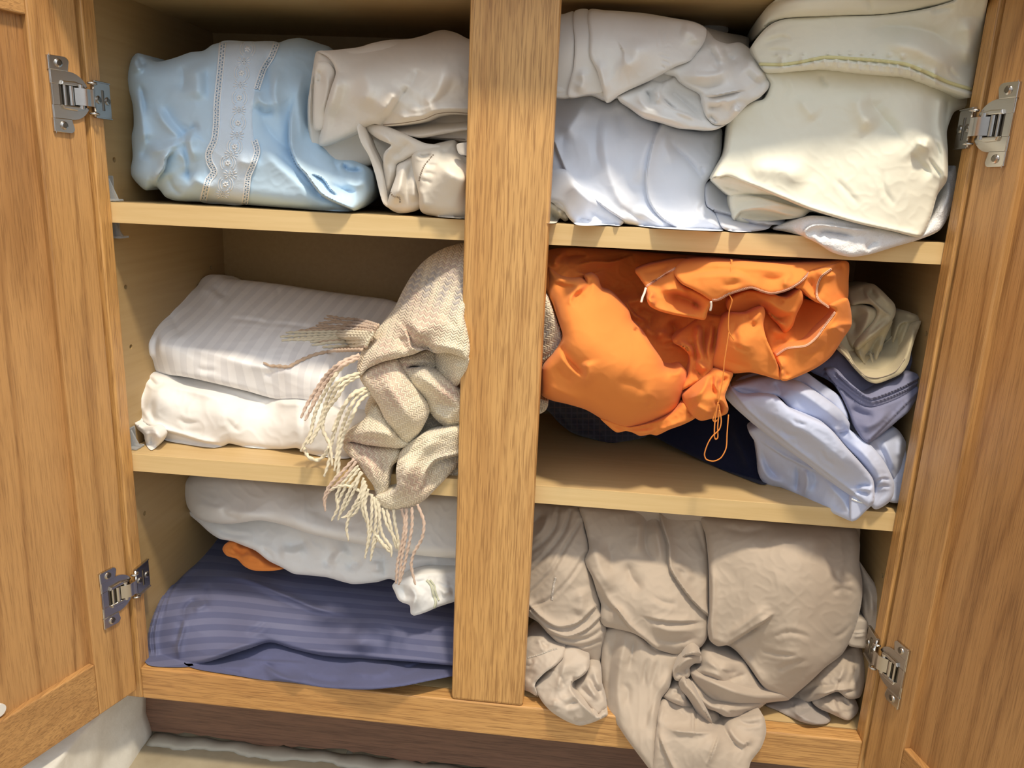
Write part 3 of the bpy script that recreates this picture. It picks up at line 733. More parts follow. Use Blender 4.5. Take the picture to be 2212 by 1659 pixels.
# crumpled beige pillowcase under the sheet
L3a = Layer(ZB, [(545,865),(575,842),(640,838),(740,860),(860,910),(1000,975),(1100,1000),(1200,1100),(1100,1250),(1000,1350),(975,1405),(930,1442),(830,1455),(770,1430),(720,1390),(695,1320),(660,1180),(620,1060),(565,960)], [(600,900,.045),(700,1100,.062),(760,1300,.055),(900,1200,.04),(1100,1000,.05)], dy=0.01, R=20, Rm=.010, thick=.08, zmin=zs1)
L3b = Layer(ZB, [(575,842),(640,838),(740,860),(860,910),(1000,975),(1120,1000),(1100,1100),(930,1060),(850,1100),(812,1120),(805,1200),(770,1290),(742,1392),(728,1300),(722,1180),(722,1060),(735,1030),(775,990),(745,975),(680,945),(620,900)], [(620,860,.034),(760,950,.020),(760,1100,.026),(750,1350,.038),(1000,1010,.022)], dy=0.01, R=11, Rm=.008, thick=.03, noise=(.8, 40), strokes=[('r', [(640,870),(740,940),(770,990),(735,1050),(728,1180)], 10, .8), ('r', [(760,1110),(765,1200),(745,1330)], 9, .5), ('v', [(900,960),(840,1030),(780,1080)], 14, .4)])
L3c = Layer(ZB, [(540,865),(552,845),(580,845),(606,900),(645,1000),(700,1115),(722,1200),(742,1300),(752,1392),(768,1402),(758,1420),(722,1392),(700,1330),(665,1190),(622,1065),(565,965)], [(560,880,.022),(640,1060,.026),(740,1380,.026)], dy=0.01, R=7, Rm=.004, thick=.02, strokes=[('r', [(570,880),(640,1040),(705,1200),(740,1380)], 5, .6)])
L3d = Layer(ZB, [(858,1092),(935,1035),(960,1100),(975,1300),(985,1400),(940,1440),(830,1456),(772,1432),(748,1402),(772,1300),(806,1200),(815,1125)], [(860,1110,.03),(860,1300,.018),(830,1440,.026),(960,1250,.024)], dy=0.008, R=14, Rm=.010, thick=.04, zmin=zs1, noise=(.9, 40), strokes=[('r', [(890,1090),(850,1180),(830,1280),(780,1400)], 12, .7), ('v', [(930,1080),(900,1170),(880,1290),(900,1400)], 9, .7), ('r', [(940,1180),(925,1290),(930,1390)], 10, .5)])
crp = cloth('pillowcase', [L3a, L3b, L3c, L3d], beige_s, 'beige pillowcase crumpled with a dark open mouth, under the rolled beige sheet', 'pillowcase')
def stitches(L, K, pts, gap, ln, rad, lift=.0003, cross=False):
    c = catmull(K(pts), 1.0); cum = np.concatenate([[0], np.cumsum(np.linalg.norm(np.diff(c, axis=0), axis=1))]); out = []
    for s in np.arange(0, cum[-1]-ln, gap):
        i = np.searchsorted(cum, s); j = np.searchsorted(cum, s+ln); j = max(j, i+1)
        if cross:
            t = c[min(j, len(c)-1)]-c[i]; t = t/(np.linalg.norm(t)+1e-9); n = np.array([-t[1], t[0]]); q = np.array([c[i]-n*cross, c[i]+t*ln*.3+n*cross])
        else: q = np.array([c[i], c[min(j, len(c)-1)]])
        out.append(tube(L.pts(q, lift), rad, 5))
    return merge(out)
V, F = stitches(L3d, ZB, [(770,1315),(790,1340),(830,1350),(835,1390)], 3, 1.5, .0004, cross=1.6)
link('hem_stitching', V, F, stitch_d, crp)
# sateen pillowcase rolled up against the stile
L4 = Layer(ZB, [(915,1055),(940,1025),(1000,1005),(1060,985),(1190,955),(1215,962),(1232,1040),(1290,1075),(1400,1080),(1420,1300),(1400,1470),(1290,1490),(1100,1480),(1000,1460),(970,1430),(962,1330),(950,1280),(930,1200),(915,1110)],
  [(940,1060,.022),(1200,980,.034),(1130,1250,.004),(1000,1430,.014),(1260,1250,.012),(1320,1250,.026),(1400,1450,.034),(1400,1150,.034),(1290,1450,.022),(1290,1100,.024)], R=26, Rm=.016, thick=.10, zmin=zs1, noise=(.7, 50),
  strokes=[('v', [(945,1050),(985,1068),(1030,1060),(1058,1046)], 6, 1.6), ('r', [(925,1060),(960,1085),(1020,1082),(1062,1055)], 6, .6), ('v', [(1070,1060),(1140,1090),(1240,1150),(1340,1200)], 10, .5), ('r', [(1080,1110),(1180,1180),(1350,1250)], 26, .4), ('v', [(985,1190),(1030,1180),(1090,1200)], 6, .5), ('v', [(970,1230),(1020,1235),(1060,1260)], 6, .5), ('v', [(1010,1130),(1050,1125),(1100,1130)], 6, .5), ('r', [(960,1270),(990,1350),(1000,1440)], 10, .5), ('v', [(1220,1000),(1160,1030),(1090,1040)], 10, .4)])
sat = cloth('pillowcase', [L4], satin_b, 'smooth beige sateen pillowcase rolled tight against the centre stile, hemstitched', 'pillowcase')
V, F = stitches(L4, ZB, [(1062,1058),(1030,1092),(1000,1132),(976,1190),(962,1245)], 4.2, 2, .0007, cross=.9); tag(link('hem_stitching', V, F, stitch_d, sat), 'row of drawn-thread holes')
LT = Layer(ZB, [(1222,985),(1280,972),(1330,972),(1330,1060),(1285,1062),(1236,1048)], [(1222,985,.012),(1300,1020,.010),(1280,1060,.008)], R=3, thick=.003)
patch('fabric_tag', LT, fabric('grey_tag', (186, 180, 172)), sat, 'grey folded tag')

# ================================================================== top shelf, right of the stile
grey_w = fabric('greyish_white_cotton', (234, 232, 228), sheen=.2, wrinkle=.02)
blue_w = fabric('bluish_white_cotton', (230, 235, 246), sheen=.2, wrinkle=.01)
cream_m = fabric('cream_cotton', (238, 236, 220), sheen=.2, wrinkle=.015)
L5a = Layer(ZC, [(220,95),(285,80),(380,68),(600,75),(780,90),(950,120),(1100,145),(1200,190),(1330,225),(1420,240),(1478,262),(1480,320),(1500,350),(1560,440),(1600,510),(1630,570),(1600,640),(1575,690),(1500,720),(1420,770),(1340,840),(1250,885),(1150,880),(1030,870),(880,825),(760,790),(660,720),(580,660),(500,680),(400,640),(250,655),(100,625),(100,110)],
  [(200,400,.06),(700,300,.065),(1300,300,.075),(1000,700,.045),(1500,600,.05),(1200,850,.04),(600,100,.11),(1400,260,.11)], R=24, Rm=.016, thick=.12, noise=(1.2, 40))
L5z = Layer(ZC, [(700,88),(760,70),(860,57),(960,72),(1090,120),(1120,140),(1180,118),(1280,138),(1320,150),(1335,220),(1200,260),(900,250)], [(800,80,.15),(1300,200,.15),(900,200,.14)], R=18, Rm=.012, thick=.08, noise=(2.5, 26), strokes=[('v', [(910,60),(915,110),(960,140)], 8, .9), ('v', [(1110,120),(1150,170),(1210,190)], 8, .9)])
L5l = Layer(ZC, [(100,115),(215,95),(285,80),(288,300),(280,450),(250,655),(100,630)], [(100,300,.036),(270,300,.034),(200,600,.036),(250,90,.055)], R=5, thick=.06)
L5m = Layer(ZC, [(286,80),(385,70),(392,380),(440,480),(480,622),(380,640),(245,656),(280,460),(290,300)], [(300,300,.031),(400,300,.031),(350,620,.032),(330,85,.052)], R=4, thick=.05, strokes=[('r', [(330,460),(350,560),(300,640)], 14, .4)])
L5c = Layer(ZC, [(1192,205),(1250,270),(1330,298),(1420,290),(1500,350),(1560,440),(1600,510),(1630,572),(1560,660),(1470,715),(1340,840),(1245,852),(1190,800),(1160,700),(1150,640),(1060,590),(1000,550),(975,520),(900,500),(880,470),(1000,430),(1080,400),(1140,320),(1175,240)],
  [(1200,260,.055),(1450,330,.060),(1300,480,.024),(1050,480,.030),(1250,780,.018),(1580,560,.034),(1400,700,.018)], R=16, Rm=.012, thick=.07, noise=(1.2, 40), amp=1.35,
  strokes=[('v', [(1170,290),(1250,400),(1260,480),(1100,490)], 12, .6), ('r', [(1210,260),(1280,360),(1320,440)], 20, .5), ('v', [(1310,300),(1330,380),(1420,430)], 14, .5), ('r', [(1000,500),(1100,520),(1250,500),(1400,460)], 18, .5), ('v', [(990,540),(1100,570),(1200,600),(1350,560)], 14, .45), ('s', [(1480,610),(1330,640),(1220,660),(1155,650)], 10, .6), ('r', [(1165,680),(1250,700),(1370,680),(1480,620)], 16, .5), ('v', [(1180,740),(1260,730),(1330,690)], 11, .6), ('r', [(1350,740),(1410,760),(1440,700)], 14, .6), ('v', [(1370,720),(1440,740),(1560,680)], 9, .7), ('r', [(1440,400),(1520,480),(1590,560)], 22, .4), ('v', [(1430,480),(1520,560),(1600,600)], 12, .35), ('v', [(1200,780),(1250,830),(1240,850)], 6, .8)])
L5d = Layer(ZC, [(580,662),(680,605),(750,578),(810,545),(875,560),(930,540),(975,520),(1010,560),(1150,640),(1165,700),(1195,800),(1245,850),(1340,838),(1250,886),(1150,880),(1030,870),(880,825),(760,790),(660,722)],
  [(620,660,.030),(800,700,.022),(1000,680,.034),(1240,870,.020),(900,800,.018)], R=10, Rm=.008, thick=.05, noise=(1.0, 30), amp=1.3,
  strokes=[('s', [(880,560),(870,610),(890,680),(960,740),(1060,780),(1180,830)], 9, 1.0), ('v', [(880,620),(960,640),(1060,720),(1170,820)], 14, .6), ('r', [(740,600),(740,680),(790,740),(900,760)], 12, .6), ('v', [(760,610),(800,660),(800,730)], 8, 1.2), ('r', [(830,610),(860,660),(830,715)], 8, .9), ('v', [(850,660),(910,700),(1000,770)], 9, .6), ('r', [(640,690),(760,770),(900,800),(1080,850)], 14, .4)])
L5 = Layer(ZC, [(385,69),(500,70),(620,77),(780,92),(950,122),(1100,150),(1185,195),(1180,270),(1140,340),(1080,412),(980,452),(880,505),(800,548),(660,612),(580,655),(505,697),(480,622),(440,480),(392,382),(390,250)],
  [(420,300,.026),(420,80,.048),(800,300,.020),(800,110,.05),(1150,220,.045),(1080,390,.03),(505,670,.026),(800,520,.022)], R=8, Rm=.006, thick=.06, noise=(.8, 46), amp=1.3,
  strokes=[('r', [(450,400),(480,520),(510,660)], 12, .4), ('r', [(560,420),(620,450),(700,400),(720,250)], 30, .25), ('v', [(1150,320),(1110,380),(1060,420)], 7, .6), ('c', [(900,150),(890,220),(900,300)], 6, .4), ('c', [(860,170),(855,260),(870,340)], 6, .35), ('c', [(880,330),(930,310),(960,330)], 5, .5), ('c', [(860,370),(900,380),(950,400)], 5, .5), ('c', [(870,410),(920,425),(950,450)], 5, .5), ('c', [(880,450),(910,470)], 5, .5), ('r', [(1000,200),(1100,230),(1130,320)], 22, .3)])
gws = cloth('bed_sheet', [L5z, L5a, L5l, L5m, L5d, L5c, L5], grey_w, 'greyish white sheet twisted on top of the bluish white one, with folded hem bands', 'bed sheet')
L6a = Layer(ZC, [(100,620),(400,630),(510,690),(580,660),(700,745),(880,822),(1030,868),(1200,888),(1290,878),(1296,950),(1285,1060),(1240,1180),(1182,1260),(1190,1400),(1240,1440),(1312,1562),(1290,1576),(1080,1570),(900,1560),(750,1545),(620,1525),(560,1500),(300,1480),(150,1400),(100,1300)],
  [(150,800,.055),(500,750,.045),(400,1000,.026),(600,1300,.014),(900,1450,.016),(900,1558,.003),(600,1520,.004),(1200,1570,.003),(1000,900,.040),(1000,1200,.020),(1250,1000,.045),(1270,1550,.006),(1150,1300,.022)], dy=0.022, R=22, Rm=.014, thick=.13, zmin=zs1, noise=(1.0, 60),
  strokes=[('S', [(880,842),(832,940),(795,1080),(775,1230),(795,1370),(870,1480),(1010,1570)], 13, .45, ''), ('r', [(850,870),(790,980),(745,1120),(730,1280)], 22, .4), ('v', [(470,730),(438,900),(445,1060),(500,1200)], 20, .45), ('r', [(380,680),(290,820),(200,960)], 20, .45), ('r', [(500,760),(490,1000),(540,1230),(640,1420),(800,1530)], 26, .45), ('v', [(580,720),(600,860),(640,960)], 16, .4), ('S', [(150,980),(195,1100),(240,1190),(330,1290),(480,1410),(610,1500)], 10, .8, ''), ('v', [(940,900),(955,990),(1080,1110),(1150,1215),(1185,1270)], 8, .7), ('r', [(920,890),(905,990),(960,1120)], 14, .35), ('v', [(1150,1130),(1165,1200)], 6, .6), ('c', [(1180,1380),(1140,1420),(1180,1480)], 7, .7), ('r', [(1080,1480),(1200,1500),(1290,1560)], 12, .4), ('v', [(600,1400),(700,1480),(860,1550)], 12, .5), ('r', [(700,1400),(820,1500),(960,1560)], 14, .4), ('v', [(240,880),(200,1000),(220,1120)], 12, .35)])
L6b = Layer(ZC, [(90,1170),(240,1160),(300,1238),(400,1318),(480,1398),(580,1470),(625,1515),(600,1540),(520,1536),(310,1537),(250,1492),(190,1402),(90,1360)],
  [(100,1250,.020),(300,1350,.008),(560,1530,.006),(320,1533,.006),(300,1450,.012)], dy=0.018, R=14, Rm=.010, thick=.06, zmin=zs1, strokes=[('v', [(300,1520),(340,1495),(420,1510)], 6, 1.0), ('r', [(240,1200),(330,1320),(460,1440)], 22, .35), ('v', [(380,1420),(460,1480),(560,1510)], 9, .5)])
bws = cloth('bed_sheet', [L6a, L6b], blue_w, 'bluish white sheet in long soft folds under the twisted greyish one', 'bed sheet')
L6c = Layer(ZC, [(1180,1265),(1230,1225),(1340,1280),(1500,1330),(1700,1400),(1720,1530),(1640,1535),(1610,1562),(1480,1582),(1310,1565),(1240,1442),(1190,1402)], [(1200,1300,.055),(1300,1400,.055),(1300,1500,.034),(1600,1550,.036),(1600,1400,.06)], R=10, Rm=.006, thick=.10, zmin=zs1, strokes=[('s', [(1700,1500),(1560,1500),(1400,1470),(1260,1445)], 10, -.0), ('S', [(1250,1440),(1360,1470),(1500,1520),(1640,1540)], 9, .9, ''), ('r', [(1300,1530),(1450,1560),(1600,1555)], 10, .4)])
cloth('bed_sheet', [L6c], fabric('pale_grey_cotton', (218, 220, 228), sheen=.2), 'pale grey sheet lying flat between the bluish and the cream sheets', 'bed sheet')
L6d = Layer(ZC, [(60,1370),(150,1390),(190,1410),(235,1470),(245,1500),(225,1515),(190,1490),(165,1520),(130,1525),(60,1510)], [(60,1400,.05),(160,1450,.045),(200,1500,.05)], R=7, Rm=.006, thick=.06, zmin=zs1, strokes=[('v', [(135,1430),(150,1490),(190,1440)], 5, 1.2), ('r', [(170,1420),(185,1460),(160,1515)], 5, .8), ('v', [(205,1440),(215,1490)], 4, 1)])
cloth('pillowcase', [L6d], fabric('ivory_cotton', (226, 222, 208)), 'ivory cloth corner peeping out below the bluish white sheet by the stile', 'pillowcase')

# cream sheet with piping
L7a = Layer(ZD, [(430,192),(428,95),(470,35),(560,-20),(900,-45),(1740,-45),(1745,15),(1640,42),(1450,76),(1180,106),(900,112),(680,117),(560,133),(480,162)], [(440,100,.040),(600,-40,.014),(1000,-50,.002),(1740,-50,.002),(1000,90,.014),(1700,10,.008),(470,160,.032)], R=20, Rm=.012, thick=.15, zmax=ZTOP-.002, strokes=[('v', [(1150,-20),(1165,50),(1150,95)], 6, .4)])
L7e = Layer(ZD, [(210,1335),(330,1250),(700,1300),(1000,1400),(950,1490),(760,1445),(700,1482),(560,1500),(450,1512),(340,1526),(235,1505),(212,1440)], [(230,1400,.030),(300,1500,.034),(700,1450,.024),(800,1350,.03)], R=14, Rm=.010, thick=.11, zmin=zs1, strokes=[('S', [(245,1490),(275,1450),(380,1430),(480,1440),(600,1470),(700,1480)], 8, 1.0, 'b'), ('v', [(260,1480),(330,1470),(460,1485),(620,1490)], 9, .9), ('r', [(260,1450),(330,1420),(460,1400),(640,1430)], 14, .5), ('s', [(210,1338),(400,1345),(600,1400),(760,1440)], 9, .7)])
L7d = Layer(ZD, [(85,1222),(110,1205),(300,1190),(600,1280),(900,1440),(760,1440),(640,1400),(500,1340),(400,1335),(215,1338),(150,1292)], [(100,1222,.018),(300,1300,.026),(800,1420,.020)], R=8, Rm=.006, thick=.07, strokes=[('v', [(120,1235),(250,1260),(420,1310)], 10, .6), ('r', [(170,1290),(300,1310),(450,1325)], 8, .5)])
L7c = Layer(ZD, [(440,492),(700,470),(850,455),(1200,490),(1500,535),(1700,610),(1846,650),(1834,722),(1740,762),(1705,830),(1686,900),(1692,1040),(1686,1230),(1622,1330),(1580,1470),(1530,1590),(1498,1621),(1330,1582),(1100,1532),(950,1492),(760,1432),(560,1352),(370,1272),(190,1202),(86,1222),(115,1155),(180,1040),(200,920),(205,860),(230,780),(350,700),(440,672),(482,572)],
  [(300,800,.034),(500,550,.032),(900,520,.028),(1600,640,.030),(1780,720,.048),(150,1180,.012),(700,900,.018),(1200,800,.016),(1500,900,.010),(800,1300,.006),(1300,1400,.002),(1480,1590,.006),(1640,1100,.016),(1640,1300,.016),(1690,760,.040)], R=12, Rm=.008, thick=.13, noise=(.8, 55),
  strokes=[('r', [(1640,700),(1630,850),(1660,1000),(1670,1200)], 12, .5, ''), ('v', [(1690,700),(1678,850),(1690,1000)], 9, .5, ''), ('v', [(1150,600),(1180,720),(1290,850),(1410,1000)], 24, .4), ('r', [(1080,600),(1100,760),(1200,900)], 30, .35), ('v', [(820,500),(840,560),(880,600)], 9, .5), ('c', [(1550,1060),(1600,1140),(1660,1220)], 9, .6), ('r', [(1460,940),(1540,1000),(1560,900)], 16, .5), ('c', [(1580,930),(1620,1000),(1650,1080)], 8, .5), ('v', [(1430,1030),(1500,1120),(1600,1200)], 16, .35), ('r', [(300,1180),(500,1150),(760,1240)], 40, .2), ('r', [(120,1205),(300,1240),(560,1340),(760,1420),(1100,1520),(1480,1605)], 6, .45, ''), ('c', [(900,1200),(1000,1300),(1100,1420)], 12, .18), ('c', [(1240,1150),(1260,1300),(1340,1420)], 12, .2), ('c', [(560,520),(600,600),(560,680)], 12, .25), ('r', [(700,640),(720,720),(800,820)], 20, .25)])
gath = [('r', [(x, 345+abs(x-1000)*.05), (x+6, 380+max(0, x-1200)*.16)], 5, .3) for x in (520, 610, 700, 870, 950, 1020, 1100, 1180, 1290, 1380)]
gath += [('r', [(x, 405+max(0, x-1200)*.23), (x+8, 480+max(0, x-1200)*.24)], 5.5, .6, '') for x in (560, 700, 780, 850, 930, 1010, 1080, 1150, 1215, 1290, 1350, 1430, 1500, 1600)]
L7b = Layer(ZD, [(355,322),(430,212),(500,157),(600,127),(900,110),(1200,104),(1500,68),(1720,8),(1800,-45),(1962,-45),(1955,60),(1920,300),(1888,450),(1860,600),(1845,668),(1700,622),(1590,582),(1430,522),(1200,502),(950,472),(850,463),(700,476),(560,491),(450,492),(405,440)],
  [(380,330,.034),(600,150,.026),(1000,130,.020),(1400,110,.016),(1720,20,.004),(1900,-20,.004),(1900,100,.018),(1000,300,.014),(700,460,.016),(1000,460,.010),(1450,510,.012),(1830,640,.026),(1900,350,.040),(1500,300,.014)], R=9, Rm=.006, thick=.10, zmax=ZTOP-.002, noise=(.9, 50),
  strokes=[('v', [(1100,200),(1350,180),(1600,230),(1760,360)], 26, .4), ('r', [(1200,300),(1450,320),(1650,420),(1780,520)], 30, .35), ('c', [(420,300),(560,260),(640,280)], 12, .4), ('c', [(450,350),(560,345),(640,350)], 9, .35), ('c', [(1700,440),(1720,500),(1780,540)], 9, .5), ('r', [(1820,100),(1840,300),(1800,460)], 26, .35), ('v', [(1750,40),(1640,60),(1560,75)], 10, .5), ('s', [(430,455),(560,455),(680,440),(850,412),(1000,420),(1200,437),(1400,462),(1550,520),(1700,590),(1850,632)], 6, .5, '')]+gath)
crm = cloth('bed_sheet', [L7a, L7e, L7d, L7c, L7b], cream_m, 'cream sheet folded in a tall pad with yellow piping across its flap', 'bed sheet')
V, F = merge([on(L7b, ZD, [(408,437),(560,440),(680,424),(850,391),(1000,397),(1200,412),(1400,437),(1550,494),(1700,562),(1852,608)], .0013, .0007, 3, 8)])
tag(link('piping', V, F, fabric('yellow_green_piping', (226, 220, 168)), crm), 'yellowish corded piping')

# white towel under the cream sheet
terry = fabric('white_terry', (236, 236, 238), weave=700, wstr=.5, sheen=.2, rough=1.0, spec=.02)
L8a = Layer(PX, [(1668,494),(1720,474),(1760,466),(1830,474),(1900,490),(1985,505),(2015,465),(2040,400),(2046,370),(2067,357),(2066,405),(2052,460),(2030,497),(1990,516),(1930,534),(1880,549),(1838,555),(1800,546),(1770,527),(1735,511),(1700,501)],
  [(1690,495,.030),(1740,490,.012),(1840,530,.004),(1980,500,.014),(2055,370,.045),(2040,440,.030)], R=16, Rm=.012, thick=.09, noise=(.9, 18),
  strokes=[('S', [(1900,498),(1840,492),(1780,484),(1752,486),(1736,500),(1745,522)], 8, .9, 'a'), ('v', [(1850,512),(1800,503),(1776,502),(1772,520)], 7, 1.4), ('r', [(1760,500),(1762,520),(1790,538)], 8, .5), ('v', [(1900,520),(1880,530),(1870,545)], 7, .6), ('r', [(2052,380),(2046,430),(2020,480)], 10, .5)])
cloth('towel', [L8a], terry, 'white textured towel rolled under the cream sheet, drooping over the shelf edge', 'towel')
# ================================================================== middle shelf, left of the stile
zs2 = Z2+.0012
PW = lambda K, x, y, Y: at(*K([(x, y)])[0], Y)
def stripe_uv(K, a, ya, b, yb):
    p, q = PW(K, *a, ya), PW(K, *b, yb); k = -(q[0]-p[0])/(q[1]-p[1])
    return lambda Q, V: np.stack([V[:, 0]+k*V[:, 1], V[:, 2]], -1)
white_st = fabric('white_sateen_stripe', (232, 231, 232), sheen=.15, rough=.8, stripe=(.0165, .5, (242, 241, 241), .5))
white_c = fabric('white_cotton', (234, 231, 226), sheen=.2, wrinkle=.012)
L9 = Layer(ZE, [(325,752),(345,700),(362,660),(420,600),(520,520),(640,470),(710,440),(742,390),(790,360),(860,360),(910,385),(1050,400),(1250,425),(1500,465),(1800,505),(2040,540),(2150,600),(2200,800),(2150,1100),(1980,1300),(1830,1311),(1640,1275),(1430,1212),(1250,1206),(1050,1152),(800,1092),(640,1057),(480,1036),(400,1012),(352,985),(336,870)],
  [(340,760,0.102),(345,960,0.1),(480,840,0.08),(1000,960,0.074),(1500,1080,0.07),(1850,1230,0.074),(480,1020,0.088),(1200,1190,0.086),(650,660,0.129),(1200,720,0.122),(1700,800,0.119),(790,365,0.209),(1300,430,0.209),(1900,520,0.209),(640,480,0.179),(2150,900,0.094)], R=12, Rm=.009, thick=.05, noise=(1.2, 60), aniso=(.2, 2.2), zmax=Z1-TH-.002,
  uv=stripe_uv(ZE, (1150,900), .070, (1330,640), .125),
  strokes=[('c', [(445,760),(425,850),(435,940)], 12, .6), ('r', [(350,750),(380,840),(390,960)], 10, .5), ('v', [(520,610),(570,700),(600,790)], 16, .4), ('c', [(900,655),(1080,670),(1260,700)], 9, .45), ('c', [(1180,690),(1350,700),(1560,730)], 8, .45), ('v', [(820,420),(860,480),(960,520)], 14, .4), ('r', [(700,450),(800,470),(900,560)], 16, .3), ('c', [(1250,430),(1270,500),(1240,560)], 12, .3), ('r', [(480,830),(760,880),(1000,950),(1500,1070)], 16, .3), ('c', [(700,980),(760,1010),(860,1010)], 12, .25), ('v', [(1160,1060),(1230,1020),(1320,1010)], 12, .3)])
cloth('bed_sheet', [L9], white_st, 'white sheet with satin stripes, folded flat, upper of the two white bundles', 'bed sheet')
L10a = Layer(ZE, [(330,985),(360,965),(400,1005),(480,1030),(640,1055),(800,1092),(1050,1152),(1250,1203),(1450,1212),(1640,1260),(1830,1290),(2000,1330),(2050,1480),(1900,1560),(1740,1612),(1640,1610),(1440,1572),(1400,1542),(1280,1550),(1050,1536),(930,1510),(900,1526),(820,1540),(600,1510),(500,1490),(440,1460),(380,1440),(350,1450),(290,1400),(260,1372),(255,1260),(245,1180),(280,1100)],
  [(270,1250,.080),(330,1000,.092),(600,1080,.090),(1200,1215,.090),(450,1200,.056),(900,1300,.052),(1400,1380,.048),(1800,1450,.048),(600,1480,.060),(1100,1525,.060),(1600,1590,.050)], R=16, Rm=.012, thick=.12, zmin=zs2, noise=(1.5, 55),
  strokes=[('S', [(345,1000),(312,1150),(296,1290),(350,1370),(425,1405)], 9, .9, 'a'), ('c', [(375,1050),(430,1110),(500,1095)], 10, .8), ('r', [(470,1105),(680,1155),(900,1210)], 12, .5), ('v', [(500,1060),(640,1085),(900,1150),(1180,1240)], 14, .45, 'a'), ('c', [(1090,1255),(1180,1250),(1235,1215)], 10, .6), ('r', [(1240,1230),(1320,1240),(1450,1240)], 12, .5), ('S', [(425,1405),(600,1452),(750,1498),(900,1520)], 9, .8, 'b'), ('c', [(900,1330),(960,1400),(1010,1440)], 12, .3), ('c', [(560,1330),(640,1370),(760,1360)], 12, .3), ('r', [(330,1120),(330,1260),(420,1390)], 10, .4), ('c', [(420,1200),(400,1290),(430,1380)], 12, .4), ('c', [(1430,1250),(1440,1380),(1420,1480)], 14, .4)])
L10b = Layer(ZE, [(255,1335),(300,1370),(350,1400),(420,1402),(470,1460),(455,1510),(425,1545),(398,1556),(372,1530),(355,1482),(350,1450),(290,1402),(262,1372)], [(260,1350,.052),(400,1420,.036),(400,1540,.042)], R=8, Rm=.006, thick=.02, zmin=zs2, strokes=[('v', [(405,1440),(400,1490),(408,1530)], 6, 1.4), ('r', [(375,1420),(372,1500)], 6, .6), ('r', [(430,1420),(440,1490)], 6, .6), ('r', [(270,1355),(340,1410)], 6, .5)])
cloth('bed_sheet', [L10a, L10b], white_c, 'plain white sheet with a knotted corner, lower of the two white bundles', 'bed sheet')

# knitted throw with fringes
def knit():
    f = NT('herringbone_knit')
    uv = f.n('UVMap'); uv.uv_map = 'weave'; sp = f.n('SeparateXYZ'); f.l(uv.outputs[0], sp.inputs[0])
    wob = f.noise(f.coord('Object'), 60, 2)
    u = f.math('ADD', sp.outputs[0], f.math('MULTIPLY', f.math('SUBTRACT', wob, .5), .0022)); v = f.math('ADD', sp.outputs[1], f.math('MULTIPLY', f.math('SUBTRACT', wob, .5), .0016))
    W, P = .0062, .0029
    fx = f.math('FRACT', f.math('MULTIPLY', u, 1/W)); tri = f.math('ABSOLUTE', f.math('SUBTRACT', fx, .5))
    ph = f.math('ADD', f.math('MULTIPLY', v, 1/P), f.math('MULTIPLY', tri, 2.0))
    st = f.math('ABSOLUTE', f.math('SUBTRACT', f.math('FRACT', ph), .5))            # 0 mid strand .. .5 gap
    st = f.math('SUBTRACT', 1, f.math('POWER', f.math('MULTIPLY', st, 2), 2.0))
    col_gap = f.math('MULTIPLY', f.ramp(tri, [(0, (0, 0, 0)), (.07, (1, 1, 1)), (.43, (1, 1, 1)), (.5, (0, 0, 0))]), 1.0)
    h = f.math('MULTIPLY', st, f.math('ADD', .35, f.math('MULTIPLY', col_gap, .65)))
    a = f.n('Attribute'); a.attribute_name = 'tint_a'; b = f.n('Attribute'); b.attribute_name = 'tint_b'
    nz = f.noise(f.coord('Object'), 220, 2)
    cream = f.mix(nz, lin((238, 224, 192)), lin((248, 238, 212)))
    pink = f.mix(nz, lin((204, 172, 152)), lin((222, 194, 176)))
    grey = f.mix(nz, lin((160, 154, 154)), lin((180, 174, 172)))
    alt = f.math('GREATER_THAN', f.math('FRACT', f.math('MULTIPLY', ph, .5)), .5)
    c = f.mix(f.math('MULTIPLY', a.outputs['Fac'], f.math('ADD', .45, f.math('MULTIPLY', alt, .55))), cream, pink)
    c = f.mix(f.math('MULTIPLY', b.outputs['Fac'], f.math('ADD', .5, f.math('MULTIPLY', alt, .5))), c, grey)
    c = f.mix(f.math('MULTIPLY', f.math('SUBTRACT', 1, h), .34), c, lin((168, 146, 118)))
    f.l(c, f.b.inputs['Base Color']); f.set(Roughness=.95, Sheen_Weight=.4, Specular_IOR_Level=.15)
    f.bump(f.math('ADD', h, f.math('MULTIPLY', nz, .2)), .55, .0020)
    return f.m
def ruv(deg):
    c, s_ = cos(math.radians(deg)), sin(math.radians(deg))
    return lambda Q, V: np.stack([(Q[:, 0]*c+Q[:, 1]*s_), (-Q[:, 0]*s_+Q[:, 1]*c)], -1)*.00046
pinks = ZF([(1010,760,300),(1100,640,260),(800,850,150),(760,1050,260),(860,1200,200),(1250,1180,180),(560,1560,160),(640,1640,260),(1280,280,200),(1000,480,160),(700,1700,200),(1000,1850,200),(920,980,120)])
greys = ZF([(1340,350,180),(1040,360,150),(920,520,120),(1180,300,110),(1250,1700,200),(820,1850,140),(1150,1400,140),(1300,1850,160),(1100,1000,150)])
creams = ZF([(1120,420,40),(960,470,40),(1060,320,40)])
def tint(Q):
    def blob(L):
        r = np.zeros(len(Q))
        for x, y, rad in L: r = np.maximum(r, np.exp(-(((Q[:, 0]-x)**2+(Q[:, 1]-y)**2)/(rad*.29412*.62)**2)))
        return r
    n = .5+.5*perlin(Q[:, 0]/26, Q[:, 1]/26)
    # woven stripes near the top edge
    F = (Q-np.array([600, 500]))/.29412
    rib = (.5+.5*np.sin((F[:, 0]*.86+F[:, 1]*.35)/17.0))*np.exp(-((F[:, 0]*-.42+F[:, 1]-(-60))/150)**2)
    return np.stack([np.clip(blob(pinks)*1.1*(.6+.6*n), 0, 1), np.clip(blob(greys)*.55+rib*1.0, 0, 1)], -1)
T = []
kn = dict(noise=(1.3, 30), thick=.04)
